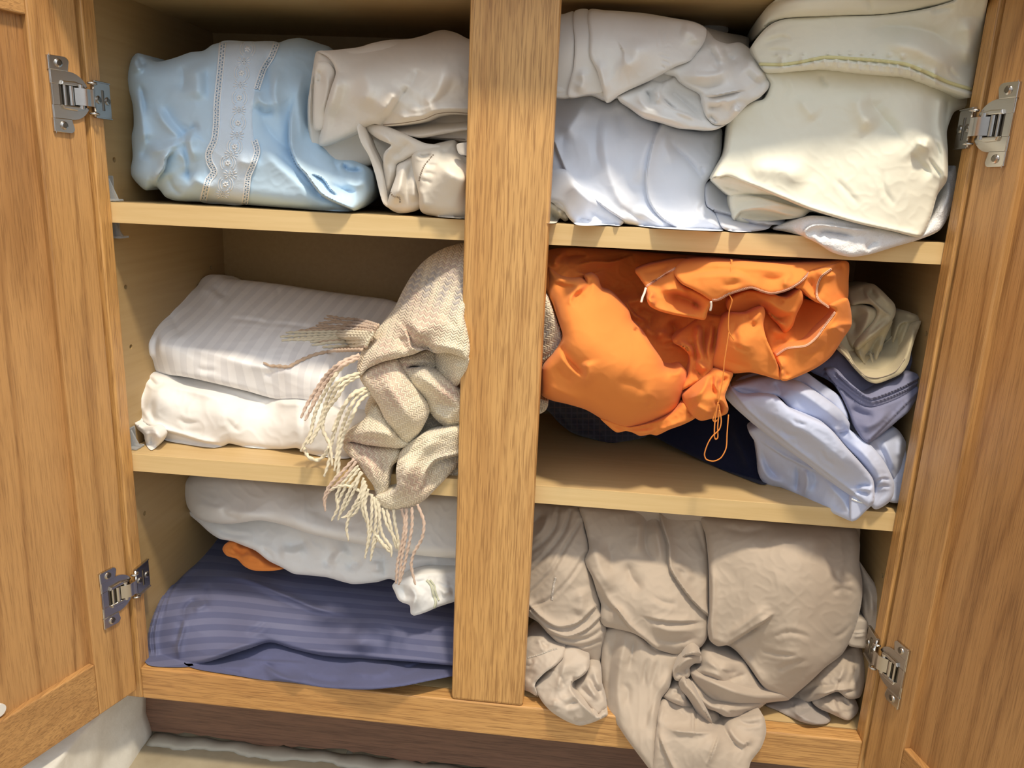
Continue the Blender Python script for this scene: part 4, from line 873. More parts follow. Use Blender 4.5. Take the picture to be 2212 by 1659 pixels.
T.append(Layer(ZF, [(1250,900),(1480,500),(1480,1950),(1200,1900),(900,1600),(700,1500),(640,1300),(760,1100),(1000,950)], [(900,1200,.050),(1300,1000,.050),(1100,1700,.036),(1300,1800,.03)], R=20, thick=.05, noise=(3, 40), uv=ruv(20)))   # inner mass
T.append(Layer(ZF, [(885,940),(1010,905),(1100,870),(1170,885),(1178,985),(1150,1010),(1080,995),(990,985),(950,1010),(975,1080),(940,1070),(905,1000)], [(900,960,.010),(1080,930,.020),(1165,980,.026),(960,1070,.010)], R=8, Rm=.006, uv=ruv(10), strokes=[('r', [(900,960),(990,950),(1100,955),(1170,975)], 7, .7)], **kn))
T.append(Layer(ZF, [(1165,880),(1300,890),(1402,930),(1395,990),(1352,1100),(1292,1146),(1220,1102),(1172,1040)], [(1180,950,.016),(1380,960,-.006),(1290,1130,.010)], R=14, Rm=.010, uv=ruv(75), strokes=[('r', [(1330,930),(1300,1040),(1270,1120)], 14, .4)], **kn))
T.append(Layer(ZF, [(895,965),(950,1005),(1080,1005),(1170,1045),(1270,1110),(1350,1165),(1420,1200),(1420,1430),(1340,1420),(1255,1445),(1180,1400),(1120,1330),(1085,1230),(1000,1150),(930,1060)], [(930,1020,.006),(1080,1120,.000),(1300,1280,.004),(1340,1180,.010),(1200,1390,.018),(1340,1420,.016)], R=16, Rm=.011, uv=ruv(35), strokes=[('s', [(1120,1160),(1200,1280),(1330,1340)], 10, -.0), ('r', [(960,1030),(1080,1090),(1200,1180),(1330,1270)], 16, .5), ('v', [(1150,1230),(1230,1280),(1340,1300)], 9, .5), ('r', [(1130,1300),(1200,1360),(1310,1390)], 12, .5)], **kn))
T.append(Layer(ZF, [(600,1060),(660,1000),(760,950),(870,930),(905,990),(965,1080),(1060,1200),(1105,1265),(1112,1335),(1060,1450),(1000,1530),(940,1572),(880,1510),(800,1410),(740,1280),(680,1190),(622,1115)], [(620,1070,.012),(860,950,.000),(800,1150,-.010),(1080,1300,-.002),(950,1400,-.014),(940,1560,.0)], R=20, Rm=.014, uv=ruv(58), strokes=[('r', [(740,1020),(840,1180),(960,1350),(990,1480)], 24, .4), ('v', [(900,1020),(1000,1170),(1070,1290)], 9, .4)], **kn))
T.append(Layer(ZF, [(480,1562),(490,1480),(560,1440),(640,1370),(690,1265),(735,1285),(800,1405),(880,1505),(962,1560),(905,1592),(800,1585),(650,1568),(540,1545)], [(490,1540,.020),(700,1320,.014),(760,1450,-.008),(920,1570,.0),(640,1550,.002)], R=14, Rm=.010, uv=ruv(8), strokes=[('r', [(520,1500),(660,1470),(800,1490),(900,1560)], 16, .55), ('v', [(560,1540),(700,1530),(830,1560)], 8, .5)], **kn))
T.append(Layer(ZJ, [(480,60),(500,10),(560,20),(700,50),(885,50),(905,85),(885,150),(835,200),(815,290),(800,380),(735,425),(700,335),(640,255),(590,180),(535,130)], [(500,60,.018),(860,80,.010),(700,200,-.004),(740,400,-.004)], R=14, Rm=.010, uv=ruv(80), strokes=[('r', [(600,90),(690,220),(740,370)], 14, .5), ('v', [(760,80),(790,200),(780,320)], 10, .5)], **kn))
T.append(Layer(ZJ, [(895,100),(930,50),(1000,0),(1090,-50),(1200,-75),(1330,-98),(1420,-90),(1420,70),(1320,190),(1230,290),(1150,372),(1080,440),(1000,490),(900,512),(800,516),(740,472),(718,410),(790,388),(840,378),(872,335),(868,220)], [(930,80,.002),(1100,-20,-.006),(1330,-60,.006),(1330,120,.014),(960,250,-.016),(800,450,-.010),(1000,450,-.008),(1200,300,.006)], R=17, Rm=.012, uv=ruv(62), strokes=[('S', [(1410,95),(1290,118),(1160,155),(1095,235),(1070,330),(1020,400)], 14, -.9, 'b'), ('r', [(960,80),(930,220),(910,340),(840,430)], 20, .45), ('r', [(1230,0),(1080,60),(1000,170),(980,330)], 20, .35), ('v', [(1300,200),(1200,260),(1100,380)], 14, .4)], **kn))
T.append(Layer(ZF, [(1400,95),(1250,112),(1150,160),(1060,230),(985,320),(920,430),(850,570),(770,670),(690,770),(625,860),(590,950),(583,1012),(605,1062),(655,1012),(760,962),(880,932),(1000,902),(1090,868),(1160,895),(1240,892),(1330,915),(1392,938),(1408,870),(1388,730),(1368,620),(1400,500)],
  [(1365,110,.064),(1000,320,.074),(850,600,.056),(600,980,.016),(760,900,.000),(1090,855,-.006),(1390,880,-.016),(1360,520,.000),(1100,500,.018),(1340,250,.030),(1000,700,-.006),(1200,700,-.014)], R=16, Rm=.012, uv=ruv(14), noise=(1.4, 40), thick=.05,
  strokes=[('S', [(850,640),(930,710),(968,790),(985,850),(1090,868)], 12, -.8, 'a'), ('r', [(900,640),(990,690),(1080,800)], 18, .4), ('r', [(620,980),(760,900),(900,860),(1000,830)], 16, .45), ('v', [(900,760),(920,830),(960,880)], 12, .7), ('r', [(1060,830),(1200,840),(1390,880)], 14, .4), ('v', [(1180,560),(1260,650),(1330,720)], 18, .25)]))
T.append(Layer(PX, [(1150,620),(1178,635),(1190,660),(1205,700),(1214,730),(1205,760),(1180,780),(1168,800),(1140,800)], [(1160,650,.030),(1200,720,.022),(1170,790,.034)], R=14, Rm=.012, uv=ruv(60), strokes=[('s', [(1165,780),(1190,765),(1212,735)], 6, .6)], noise=(1.0, 20), thick=.06))
T.append(Layer(PX, [(1140,850),(1170,862),(1184,868),(1180,885),(1165,895),(1140,900)], [(1160,870,.06),(1180,880,.06)], R=8, thick=.04, uv=ruv(60)))
throw = cloth('knitted_throw', T, knit(), 'cream and pinkish knitted throw with long fringes, spilling over the middle shelf', 'throw', attr=tint)
yarn = {}
for nm, c1, c2 in (('cream_yarn', (216, 202, 172), (236, 226, 200)), ('pink_taupe_yarn', (198, 170, 150), (222, 198, 178)), ('taupe_yarn', (184, 158, 134), (210, 186, 162)), ('ivory_yarn', (216, 204, 176), (238, 228, 202))):
    y = NT(nm); y.l(y.mix(y.noise(y.coord('Object'), 240, 2), lin(c1), lin(c2)), y.b.inputs['Base Color']); y.set(Roughness=.95, Sheen_Weight=.4, Specular_IOR_Level=.15); yarn[nm[:2]] = y.m
def strand(K, pts, ys, rad, mat, lay=None, seed=0, parent=throw):
    c = catmull(K(pts), 2.2); n = len(c); t = np.linspace(0, 1, n)
    Y = np.interp(t, np.linspace(0, 1, len(ys)), ys)
    if lay is not None:
        d = lay.depth(c); k = inside(c, lay.P); Y = np.where(k, np.minimum(Y, d-.002), Y)
        w = np.ones(5)/5; Y = np.convolve(np.pad(Y, 2, 'edge'), w, 'valid')
    P = at(c[:, 0], c[:, 1], Y); R_ = rad*np.interp(t, [0, .1, .85, 1], [.9, 1, .95, .55])
    V, F = tube(P, R_, 8); V = np.array(V)
    arc_ = np.concatenate([[0], np.cumsum(np.linalg.norm(np.diff(P, axis=0), axis=1))])
    ang = np.arange(8)*2*pi/8
    f = 1+.28*np.cos(2*(ang[None]-arc_[:, None]*2*pi/.014+seed))
    V = (P[:, None]+(V.reshape(n, 8, 3)-P[:, None])*f[..., None]).reshape(-1, 3)
    return link('fringe', V, F, mat, parent)
ra, rb = .0015, .00175
SA = [([(740,690),(600,650),(470,640),(360,618)], 'ta'), ([(730,705),(590,672),(440,668),(300,672)], 'ta'), ([(720,715),(560,690),(400,700),(230,712)], 'ta'), ([(715,730),(540,715),(360,722),(150,728)], 'ta'), ([(705,745),(520,735),(330,738),(60,742)], 'iv'), ([(700,760),(500,752),(290,758),(20,772)], 'iv'), ([(690,775),(480,770),(270,778),(30,800)], 'iv'), ([(680,790),(500,782),(330,790),(110,795)], 'iv'), ([(670,800),(520,800),(380,800),(240,812)], 'iv'), ([(665,815),(520,812),(390,815),(250,835)], 'iv'), ([(655,830),(540,838),(430,845),(330,850)], 'iv'), ([(720,700),(640,690),(520,680),(420,650),(340,640)], 'ta'), ([(700,735),(600,720),(450,705),(350,690),(280,690)], 'ta'), ([(690,790),(600,790),(480,800),(300,812)], 'ta'), ([(650,845),(560,850),(470,862),(400,868)], 'ta'), ([(620,868),(480,872),(380,880),(260,908),(150,955),(80,992),(0,988),(-60,985),(-105,962)], 'ta')]
for i, (p, c) in enumerate(SA): strand(ZF, p, [.014, .05, .2, .2, .2], rb, yarn[c], L9, i)
SB = [([(600,905),(470,960),(370,1040),(290,1150),(210,1280),(170,1370)], 'pi'), ([(600,915),(490,975),(390,1060),(310,1180),(240,1310),(200,1390)], 'pi'), ([(590,930),(480,990),(405,1080),(335,1200),(275,1330),(240,1480),(190,1570),(168,1615)], 'cr'), ([(600,925),(470,985),(360,1090),(280,1220),(230,1330)], 'pi'), ([(600,1040),(470,1085),(400,1150),(355,1250),(318,1380),(262,1500),(215,1560)], 'cr'), ([(600,1060),(500,1120),(440,1210),(350,1330),(330,1450),(378,1560),(395,1660),(400,1720)], 'cr'), ([(650,1150),(560,1185),(482,1290),(422,1450),(388,1580),(378,1680),(340,1800)], 'cr'), ([(665,1165),(580,1215),(515,1330),(455,1500),(432,1650),(415,1760)], 'cr'), ([(680,1185),(600,1250),(540,1370),(480,1500),(450,1640),(440,1780),(390,1850)], 'iv'), ([(195,1590),(225,1655),(290,1680),(345,1640),(372,1580)], 'cr'), ([(640,1160),(550,1200),(470,1310),(400,1470)], 'cr'), ([(590,1050),(510,1095),(430,1160),(370,1290),(300,1440),(240,1560)], 'cr')]
for i, (p, c) in enumerate(SB): strand(ZF, p, [.012, -.002, .004, .004, .0], rb, yarn[c], L9, i*1.3)
SC = [([(560,140),(460,250),(375,345),(342,430),(350,525)], 'pi'), ([(575,160),(500,260),(420,340),(360,400),(345,480)], 'pi'), ([(590,190),(490,300),(432,410),(440,500),(395,595)], 'iv'), ([(600,210),(520,310),(460,420),(430,520)], 'iv'), ([(620,240),(545,340),(492,450),(442,590)], 'iv'), ([(385,370),(450,338),(540,342),(620,388),(695,405)], 'iv'), ([(630,280),(605,400),(530,545),(505,650),(520,740)], 'iv'), ([(640,300),(612,450),(560,545),(468,572)], 'iv'), ([(650,330),(620,430),(560,500),(500,560)], 'iv'), ([(610,230),(570,350),(520,450),(480,520)], 'iv'),
      ([(665,360),(640,480),(660,600),(665,720),(640,870)], 'iv'), ([(690,400),(690,540),(680,680),(660,800)], 'iv'), ([(705,420),(722,540),(708,700),(682,890)], 'iv'), ([(725,430),(748,560),(735,680),(690,830)], 'iv'), ([(640,320),(620,500),(650,590),(720,700)], 'iv'), ([(745,450),(748,600),(770,700),(830,790),(835,860)], 'iv'), ([(770,500),(800,620),(870,740),(890,820)], 'iv'), ([(800,510),(830,640),(860,760),(870,800)], 'iv'), ([(850,512),(862,620),(885,740),(890,830)], 'iv'), ([(720,690),(770,760),(830,805)], 'iv'), ([(730,720),(790,790),(830,830)], 'iv'),
      ([(908,505),(932,600),(912,760),(880,900),(868,1055)], 'pi'), ([(945,505),(940,690),(910,870),(888,1065)], 'pi'), ([(985,495),(985,640),(950,830),(898,1050)], 'pi'), ([(1025,475),(1072,600),(1060,720),(1000,830),(980,920),(1010,1065)], 'pi')]
for i, (p, c) in enumerate(SC): strand(ZJ, p, [-.006, -.008, -.006, -.004], ra, yarn[c], None, i*.9)
# fringe roots: the throw itself is woven into them

# ================================================================== bottom left
zs3 = .0012
L18a = Layer(ZI, [(520,268),(545,225),(640,195),(1000,215),(1400,255),(2000,310),(2240,335),(2250,700),(2140,706),(1950,690),(1700,645),(1530,612),(1300,562),(1150,512),(1000,482),(850,500),(750,500),(640,475),(580,422),(545,345)], [(540,300,.135),(700,260,.12),(700,440,.10),(1200,400,.07),(1700,500,.055),(2100,600,.055),(2100,380,.07),(1300,280,.10)], R=26, Rm=.018, thick=.10, zmax=Z2-TH-.001, noise=(1.6, 60), strokes=[('v', [(760,400),(800,450),(900,480)], 14, .4), ('r', [(600,330),(720,400),(860,440),(1100,470)], 22, .35), ('c', [(640,330),(700,380),(780,390)], 14, .3), ('v', [(1250,400),(1400,460),(1600,540)], 20, .2)])
L18b = Layer(ZI, [(560,420),(640,500),(700,555),(760,592),(830,605),(900,632),(972,662),(1050,722),(1130,762),(1200,800),(1250,806),(1400,822),(1500,850),(1560,862),(1700,850),(1780,832),(1900,900),(2050,960),(2250,900),(2250,640),(1900,640),(1500,560),(1000,440)], [(600,450,.14),(760,560,.12),(900,600,.105),(1250,760,.085),(1600,800,.075),(2100,850,.07),(1500,640,.09),(2100,700,.08),(900,480,.13)], R=18, Rm=.013, thick=.09, noise=(1.6, 50), strokes=[('c', [(720,510),(800,560),(960,580)], 12, .4), ('v', [(1130,640),(1240,620),(1300,590)], 14, .5), ('r', [(1100,660),(1200,680),(1280,640)], 14, .4), ('v', [(1390,780),(1410,700),(1470,650)], 12, .5), ('r', [(1430,760),(1460,690),(1540,650)], 14, .4), ('v', [(1520,790),(1560,730),(1610,760)], 12, .5), ('v', [(1750,830),(1740,740),(1760,680)], 9, .7), ('r', [(1700,800),(1700,720)], 12, .4), ('c', [(1000,640),(1050,680),(1090,720)], 12, .4), ('r', [(1800,720),(1950,720),(2150,700)], 20, .3)])
L18c = Layer(ZI, [(1790,868),(1850,830),(1960,800),(2100,790),(2250,790),(2250,945),(2160,968),(2060,1000),(1990,1030),(1918,1051),(1900,1040),(1894,990),(1850,972),(1825,955),(1805,910)], [(1800,880,.036),(1950,900,.030),(1915,1040,.028),(2150,940,.040),(2150,830,.05)], R=7, Rm=.005, thick=.03, noise=(1.6, 28), strokes=[('v', [(1850,860),(1860,920),(1880,960)], 7, .8), ('r', [(1880,860),(1930,930),(1905,1020)], 9, .7), ('c', [(2060,850),(2100,880),(2150,870)], 7, .7), ('c', [(1930,850),(1990,840)], 6, .7), ('r', [(2080,920),(2150,900)], 9, .5)])
w3 = fabric('soft_white_cotton', (234, 234, 232), sheen=.2, wrinkle=.012)
p18 = cloth('bed_sheet', [L18a, L18b, L18c], w3, 'white fitted sheet in two soft rolls under the middle shelf, on the blue stripes', 'bed sheet')
V, F = merge([on(L18c, ZI, [(1995,838),(2022,870),(2035,920),(2050,970),(2042,1002)], .0014, .0006, 2, 8), on(L18c, ZI, [(2015,836),(2040,870),(2050,915),(2068,960)], .0010, .0004, 2, 8)])
tag(link('elastic_edge', V, F, fabric('pale_green_elastic', (206, 208, 184)), p18), 'gathered elastic edge')
org = fabric('orange_cotton', (232, 140, 68), sheen=.1, mottled=.02)
L19 = Layer(ZI, [(775,652),(800,616),(860,614),(885,640),(930,644),(965,680),(1010,716),(1060,748),(1145,768),(1080,782),(960,780),(905,755),(862,712),(800,692)], [(800,650,.110),(950,720,.100),(1100,770,.094)], R=8, Rm=.006, thick=.04, noise=(2, 22), strokes=[('v', [(840,640),(900,680),(930,650)], 6, .9), ('r', [(880,690),(960,700),(1040,750)], 8, .6), ('c', [(800,660),(860,690)], 6, .6)])
cloth('pillowcase', [L19], org, 'small orange cloth end poking out between the white and the blue sheets', 'pillowcase')
blue_st = fabric('slate_blue_sateen_stripe', (92, 95, 124), sheen=.1, rough=.75, stripe=(1.0, .5, (105, 107, 134), .5))
sidx = tps(ZI([(300,900,.4),(300,1100,3.0),(700,700,-1.6),(700,835,0),(700,905,1),(700,975,2),(700,1045,3),(700,1120,4),(700,1195,5),(700,1300,6.4),(1200,860,-.6),(1200,935,.6),(1200,1010,1.8),(1200,1100,3.2),(1200,1190,4.5),(1700,850,-1.6),(1700,930,-.3),(1700,1000,.9),(1700,1055,2.0),(1700,1110,3),(1700,1190,4.2),(1700,1280,5.3),(2150,960,-.6),(2150,1050,1.0),(2150,1130,2.5),(2150,1220,3.9),(2150,1320,5.2)]))
L20 = Layer(ZI, [(260,1090),(275,1040),(330,960),(372,860),(420,760),(470,680),(512,598),(550,590),(582,602),(600,560),(640,518),(680,520),(800,560),(1000,640),(1500,760),(2160,880),(2250,900),(2250,1345),(2130,1346),(1900,1326),(1600,1306),(1380,1290),(1200,1250),(1060,1210),(940,1246),(800,1292),(680,1330),(560,1356),(460,1358),(350,1350),(316,1330),(288,1240)],
  [(640,530,.235),(520,610,.215),(800,600,.21),(1500,780,.15),(2150,900,.12),(700,720,.160),(420,800,.13),(700,840,.105),(1150,940,.085),(1590,1055,.066),(2100,1090,.055),(290,1080,.052),(500,1050,.040),(800,1080,.044),(500,1300,.020),(1000,1130,.034),(1060,1200,.034),(1600,1220,.026),(2120,1260,.030),(1600,1300,.036),(330,1290,.030)], R=10, Rm=.008, thick=.06, zmin=zs3, noise=(1.3, 70), aniso=(.1, 2.0), uv=lambda Q, V: np.stack([sidx(Q), V[:, 2]], -1),
  strokes=[('r', [(680,812),(900,832),(1150,930),(1350,1010),(1595,1056)], 7, .8), ('v', [(900,870),(1150,975),(1350,1045),(1600,1075)], 14, .3), ('v', [(555,1080),(548,1015),(590,965),(665,968)], 9, 1.0), ('r', [(590,1010),(650,1000),(700,960)], 9, .6), ('r', [(560,1060),(535,1150),(512,1240),(522,1330)], 7, .8), ('v', [(540,1060),(515,1140),(495,1230)], 9, .6), ('v', [(690,850),(680,920),(700,980)], 9, .4),
   ('S', [(530,690),(440,860),(370,1040),(335,1180),(352,1335)], 6, 1.1, ''), ('S', [(600,690),(485,830),(405,1000),(368,1150),(378,1340)], 6, .9, 'a'), ('S', [(470,720),(385,890),(300,1075),(310,1300)], 6, 1.0, ''), ('S', [(640,560),(570,640),(480,760)], 6, .8, 'b'), ('S', [(700,700),(560,790),(460,930),(420,1080)], 7, .7, 'ab'), ('c', [(900,1160),(980,1130),(1050,1080)], 12, .35), ('r', [(1060,1195),(900,1230),(700,1300),(560,1330)], 8, .5), ('r', [(1080,1200),(1300,1255),(1600,1290),(2100,1330)], 8, .5)])
cloth('bed_sheet', [L20], blue_st, 'slate blue sheet with satin stripes, folded thick on the cabinet floor', 'bed sheet')
L21 = Layer(ZI, [(545,1335),(600,1305),(680,1290),(800,1250),(940,1205),(1060,1170),(1200,1205),(1380,1245),(1700,1265),(2100,1295),(2250,1300),(2250,1395),(2150,1412),(2000,1442),(1850,1472),(1650,1492),(1400,1482),(1200,1452),(1000,1432),(850,1407),(700,1384),(610,1366)], [(600,1350,.020),(1060,1230,.044),(1000,1400,.006),(1500,1460,-.004),(1400,1320,.036),(2000,1400,.012),(2000,1350,.034),(1700,1350,.026)], R=12, Rm=.009, thick=.07, zmin=zs3, noise=(1.2, 40), strokes=[('v', [(1000,1310),(1100,1380),(1230,1440)], 10, .6), ('r', [(1000,1340),(1120,1410),(1280,1460)], 12, .6), ('v', [(1250,1400),(1400,1440),(1540,1440)], 10, .4), ('r', [(1500,1380),(1700,1400),(1840,1340)], 14, .4), ('c', [(1850,1335),(1875,1362),(1980,1330)], 8, .8), ('r', [(700,1350),(850,1360),(1000,1350)], 12, .3), ('s', [(880,1310),(1100,1320),(1300,1330)], 8, .4)])
cloth('bed_sheet', [L21], fabric('slate_blue_cotton', (92, 95, 126), sheen=.1), 'plain slate blue sheet squashed under the striped blue one, on the bottom rail', 'bed sheet')
# ================================================================== middle shelf, right of the stile
L12o = Layer(ZG, [(150,160),(190,122),(300,112),(600,122),(800,138),(1100,160),(1200,165),(1420,190),(1700,212),(1900,300),(1900,700),(1700,900),(1400,960),(1300,1100),(1100,1250),(900,1330),(640,1340),(430,1200),(200,1100),(160,800),(190,560),(150,330)],
  [(200,150,.075),(700,150,.12),(1100,170,.09),(700,400,.11),(300,280,.055),(900,600,.085),(1700,400,.06),(1200,900,.055),(600,1000,.06)], R=18, Rm=.012, thick=.10, zmax=Z1-TH-.001, noise=(2.4, 36),
  amp=1.45, strokes=[('v', [(240,230),(260,180),(340,160),(450,160)], 10, 1.0), ('r', [(215,260),(225,190),(300,140)], 9, .7), ('s', [(340,235),(460,200),(600,200),(760,150)], 10, .8), ('v', [(500,330),(640,420),(760,400)], 14, .5), ('r', [(640,500),(740,480),(850,440)], 14, .5), ('v', [(780,520),(860,560),(940,560)], 10, .7), ('s', [(700,460),(760,560),(850,610)], 10, .9), ('v', [(880,560),(860,640),(930,720)], 12, .8), ('r', [(800,640),(900,690),(1000,700)], 14, .6), ('c', [(940,780),(1020,760),(1100,780)], 9, .7), ('v', [(1000,600),(1040,680),(1010,740)], 12, .9), ('s', [(350,270),(450,290),(560,250)], 10, .6)])
L12b = Layer(ZG, [(172,300),(172,235),(205,262),(262,300),(330,318),(400,318),(436,352),(415,300),(470,285),(512,318),(540,395),(600,418),(660,470),(722,540),(745,610),(830,700),(880,780),(950,880),(972,935),(1020,948),(1085,925),(1118,960),(1118,1020),(1100,1075),(1075,1140),(1050,1205),(1000,1255),(880,1305),(700,1345),(560,1292),(430,1218),(300,1178),(190,1152),(125,1116),(120,1050),(128,930),(200,840),(262,742),(268,700),(240,610),(205,500),(175,430)],
  [(180,260,.040),(200,430,.026),(480,320,.034),(330,500,.004),(550,480,.018),(700,600,.020),(500,760,-.020),(300,900,-.012),(140,1000,.008),(700,900,-.022),(950,960,-.004),(1080,960,.012),(850,1150,-.012),(1050,1180,.014),(600,1240,.004),(300,1130,.004),(880,1290,.016)], R=30, Rm=.018, thick=.10, noise=(.9, 70),
  strokes=[('r', [(436,352),(380,390),(330,440),(315,510)], 9, .8, 'b'), ('v', [(460,340),(430,400),(350,450),(330,500)], 10, .6, 'b'), ('r', [(200,300),(300,345),(420,350)], 9, .7), ('v', [(190,340),(280,380),(380,375)], 10, .6), ('v', [(420,410),(380,470),(340,520)], 12, .35),
   ('v', [(262,800),(310,880),(380,950),(440,1000)], 12, .9, 'b'), ('r', [(240,770),(280,880),(350,960),(430,1010)], 9, .5), ('r', [(430,880),(445,960),(435,1010)], 14, .5, 'a'), ('v', [(220,900),(260,980),(360,1040)], 16, .3), ('r', [(750,620),(850,760),(960,900)], 12, .45), ('v', [(960,900),(1010,930),(1080,935)], 8, .7), ('r', [(980,960),(1040,975),(1090,950)], 8, .5), ('c', [(820,1130),(870,1160),(840,1210)], 12, .4), ('c', [(880,1240),(980,1210),(1060,1180)], 8, .5), ('v', [(620,1010),(760,1050),(860,1120)], 26, .2), ('r', [(150,1040),(300,1110),(430,1170)], 12, .3)])
L12i = Layer(ZG, [(1620,500),(1760,440),(1900,455),(2060,500),(2140,545),(2090,640),(1965,765),(1850,775),(1720,835),(1660,720)], [(1700,600,.040),(1900,600,.046),(2100,560,.024),(1740,800,.022),(1960,750,.020)], R=6, thick=.03, strokes=[('r', [(1660,650),(1760,690),(1860,660)], 14, .4), ('v', [(1700,760),(1760,740),(1800,760)], 8, .5)])
L12m = Layer(ZG, [(1400,470),(1460,430),(1560,405),(1700,428),(1800,450),(1890,395),(1912,440),(1905,490),(1870,560),(1835,655),(1785,692),(1745,640),(1700,600),(1640,515),(1500,560),(1400,540)], [(1450,480,.030),(1700,470,.014),(1880,430,.010),(1780,680,.022),(1650,540,.030)], R=10, Rm=.008, thick=.04, strokes=[('r', [(1500,450),(1650,470),(1800,550),(1880,520)], 12, .6), ('v', [(1600,560),(1720,600),(1860,560)], 10, .7), ('v', [(1460,430),(1560,440),(1680,520)], 10, .5), ('s', [(1640,520),(1720,590),(1800,640)], 8, .7), ('v', [(1740,430),(1760,470),(1780,500)], 7, .6)])
L12c = Layer(ZG, [(1330,935),(1290,915),(1330,780),(1350,650),(1375,590),(1420,560),(1520,562),(1610,522),(1640,514),(1652,560),(1640,640),(1665,740),(1715,850),(1755,960),(1757,1012),(1650,985),(1550,962),(1430,968)], [(1330,900,.022),(1400,600,.020),(1500,750,-.008),(1630,530,.010),(1660,760,.0),(1750,1000,.0),(1560,950,.002)], R=9, Rm=.006, thick=.05, noise=(.8, 40), strokes=[('r', [(1640,515),(1600,580),(1540,640)], 10, .6), ('v', [(1500,570),(1560,600),(1580,680)], 10, .5), ('c', [(1430,760),(1480,800),(1560,820)], 9, .4), ('r', [(1640,640),(1690,800),(1750,960)], 8, .7), ('c', [(1450,600),(1440,700),(1470,760)], 12, .4), ('v', [(1360,880),(1450,900),(1560,940)], 12, .3)])
L12r = Layer(ZG, [(1757,1012),(1755,940),(1722,842),(1800,792),(1930,772),(1995,722),(2132,545),(2095,505),(2160,470),(2217,458),(2243,633),(2187,728),(2098,858),(1988,938),(1798,1020)], [(1740,850,.006),(1757,1000,-.004),(1950,790,-.006),(2120,560,.002),(2230,620,.020),(2090,840,.012),(1980,920,.006)], R=8, Rm=.006, thick=.05, noise=(.8, 40), strokes=[('v', [(1757,920),(1800,980),(1797,1015)], 9, .5), ('r', [(1740,850),(1770,930),(1765,1005)], 7, .7), ('v', [(1850,830),(1960,840),(2080,760)], 16, .3), ('r', [(2100,640),(2160,680),(2200,700)], 10, .4), ('r', [(2243,633),(2150,640),(2060,690)], 7, .5, 'b')])
L12k = Layer(ZG, [(1945,278),(2040,250),(2120,225),(2190,198),(2224,216),(2222,330),(2217,460),(2185,500),(2130,528),(2095,520),(2050,500),(1990,478),(1900,400),(1860,385),(1900,330)], [(1960,290,.012),(2100,240,.014),(2210,230,.030),(2080,420,.008),(2215,460,.024),(1900,380,.012),(2100,520,.006)], R=8, Rm=.006, thick=.06, noise=(.8, 40), strokes=[('r', [(1990,280),(2100,300),(2180,270)], 12, .4), ('v', [(1960,300),(1975,380),(2010,470)], 10, .5), ('v', [(2200,230),(2150,250),(2110,250)], 8, .6), ('s', [(2105,260),(2035,315),(2010,390),(2015,455),(2095,520)], 6, .6, '')])
L12f = Layer(ZG, [(765,268),(860,228),(960,205),(1045,188),(1120,190),(1080,250),(1045,305),(1085,362),(1180,410),(1262,455),(1285,475),(1262,540),(1240,602),(1160,592),(1040,572),(935,545),(868,512),(845,470),(850,420),(832,372),(790,312)], [(780,280,.044),(1050,200,.046),(850,380,.026),(1050,330,.022),(900,500,.012),(1240,590,.008),(1270,470,.006),(1050,470,.026)], R=10, Rm=.008, thick=.06, noise=(.9, 36), amp=1.45, strokes=[('v', [(1000,270),(920,310),(870,370)], 9, .7), ('s', [(1045,250),(940,310),(840,375)], 7, .6), ('r', [(900,400),(860,460),(900,510)], 9, .8), ('v', [(950,430),(1060,440),(1180,500),(1240,560)], 16, .7), ('r', [(930,400),(1050,400),(1150,430)], 12, .5), ('r', [(900,520),(1040,555),(1200,580)], 8, .6), ('v', [(1150,500),(1190,500),(1200,540)], 7, .8), ('v', [(800,290),(900,270),(1030,230)], 12, .3)])
L12t = Layer(ZG, [(1032,290),(1050,235),(1110,192),(1250,180),(1420,190),(1560,205),(1720,214),(1880,212),(2050,205),(2180,197),(2120,232),(1960,278),(1900,345),(1800,402),(1700,426),(1640,414),(1560,386),(1480,404),(1400,432),(1335,468),(1290,474),(1220,430),(1150,392),(1080,355)], [(1040,280,.022),(1120,200,.036),(1420,195,.030),(1250,320,.000),(1290,470,-.006),(1560,380,-.010),(1450,280,-.006),(1700,420,-.006),(1900,340,.002),(1750,300,.004),(2100,210,.026),(1800,220,.024)], R=10, Rm=.008, thick=.06, zmax=Z1-TH-.001, noise=(.7, 46), strokes=[('r', [(1080,340),(1200,310),(1350,300),(1480,310),(1580,370)], 10, .45), ('v', [(1060,290),(1180,285),(1320,260),(1480,270),(1620,360)], 14, .5), ('r', [(1100,230),(1300,225),(1550,245),(1800,270),(1940,260)], 14, .5), ('v', [(1600,300),(1700,330),(1800,310),(1880,300)], 14, .4), ('r', [(1800,390),(1790,330),(1850,290)], 10, .5), ('c', [(1350,380),(1420,360),(1500,350)], 14, .3)])
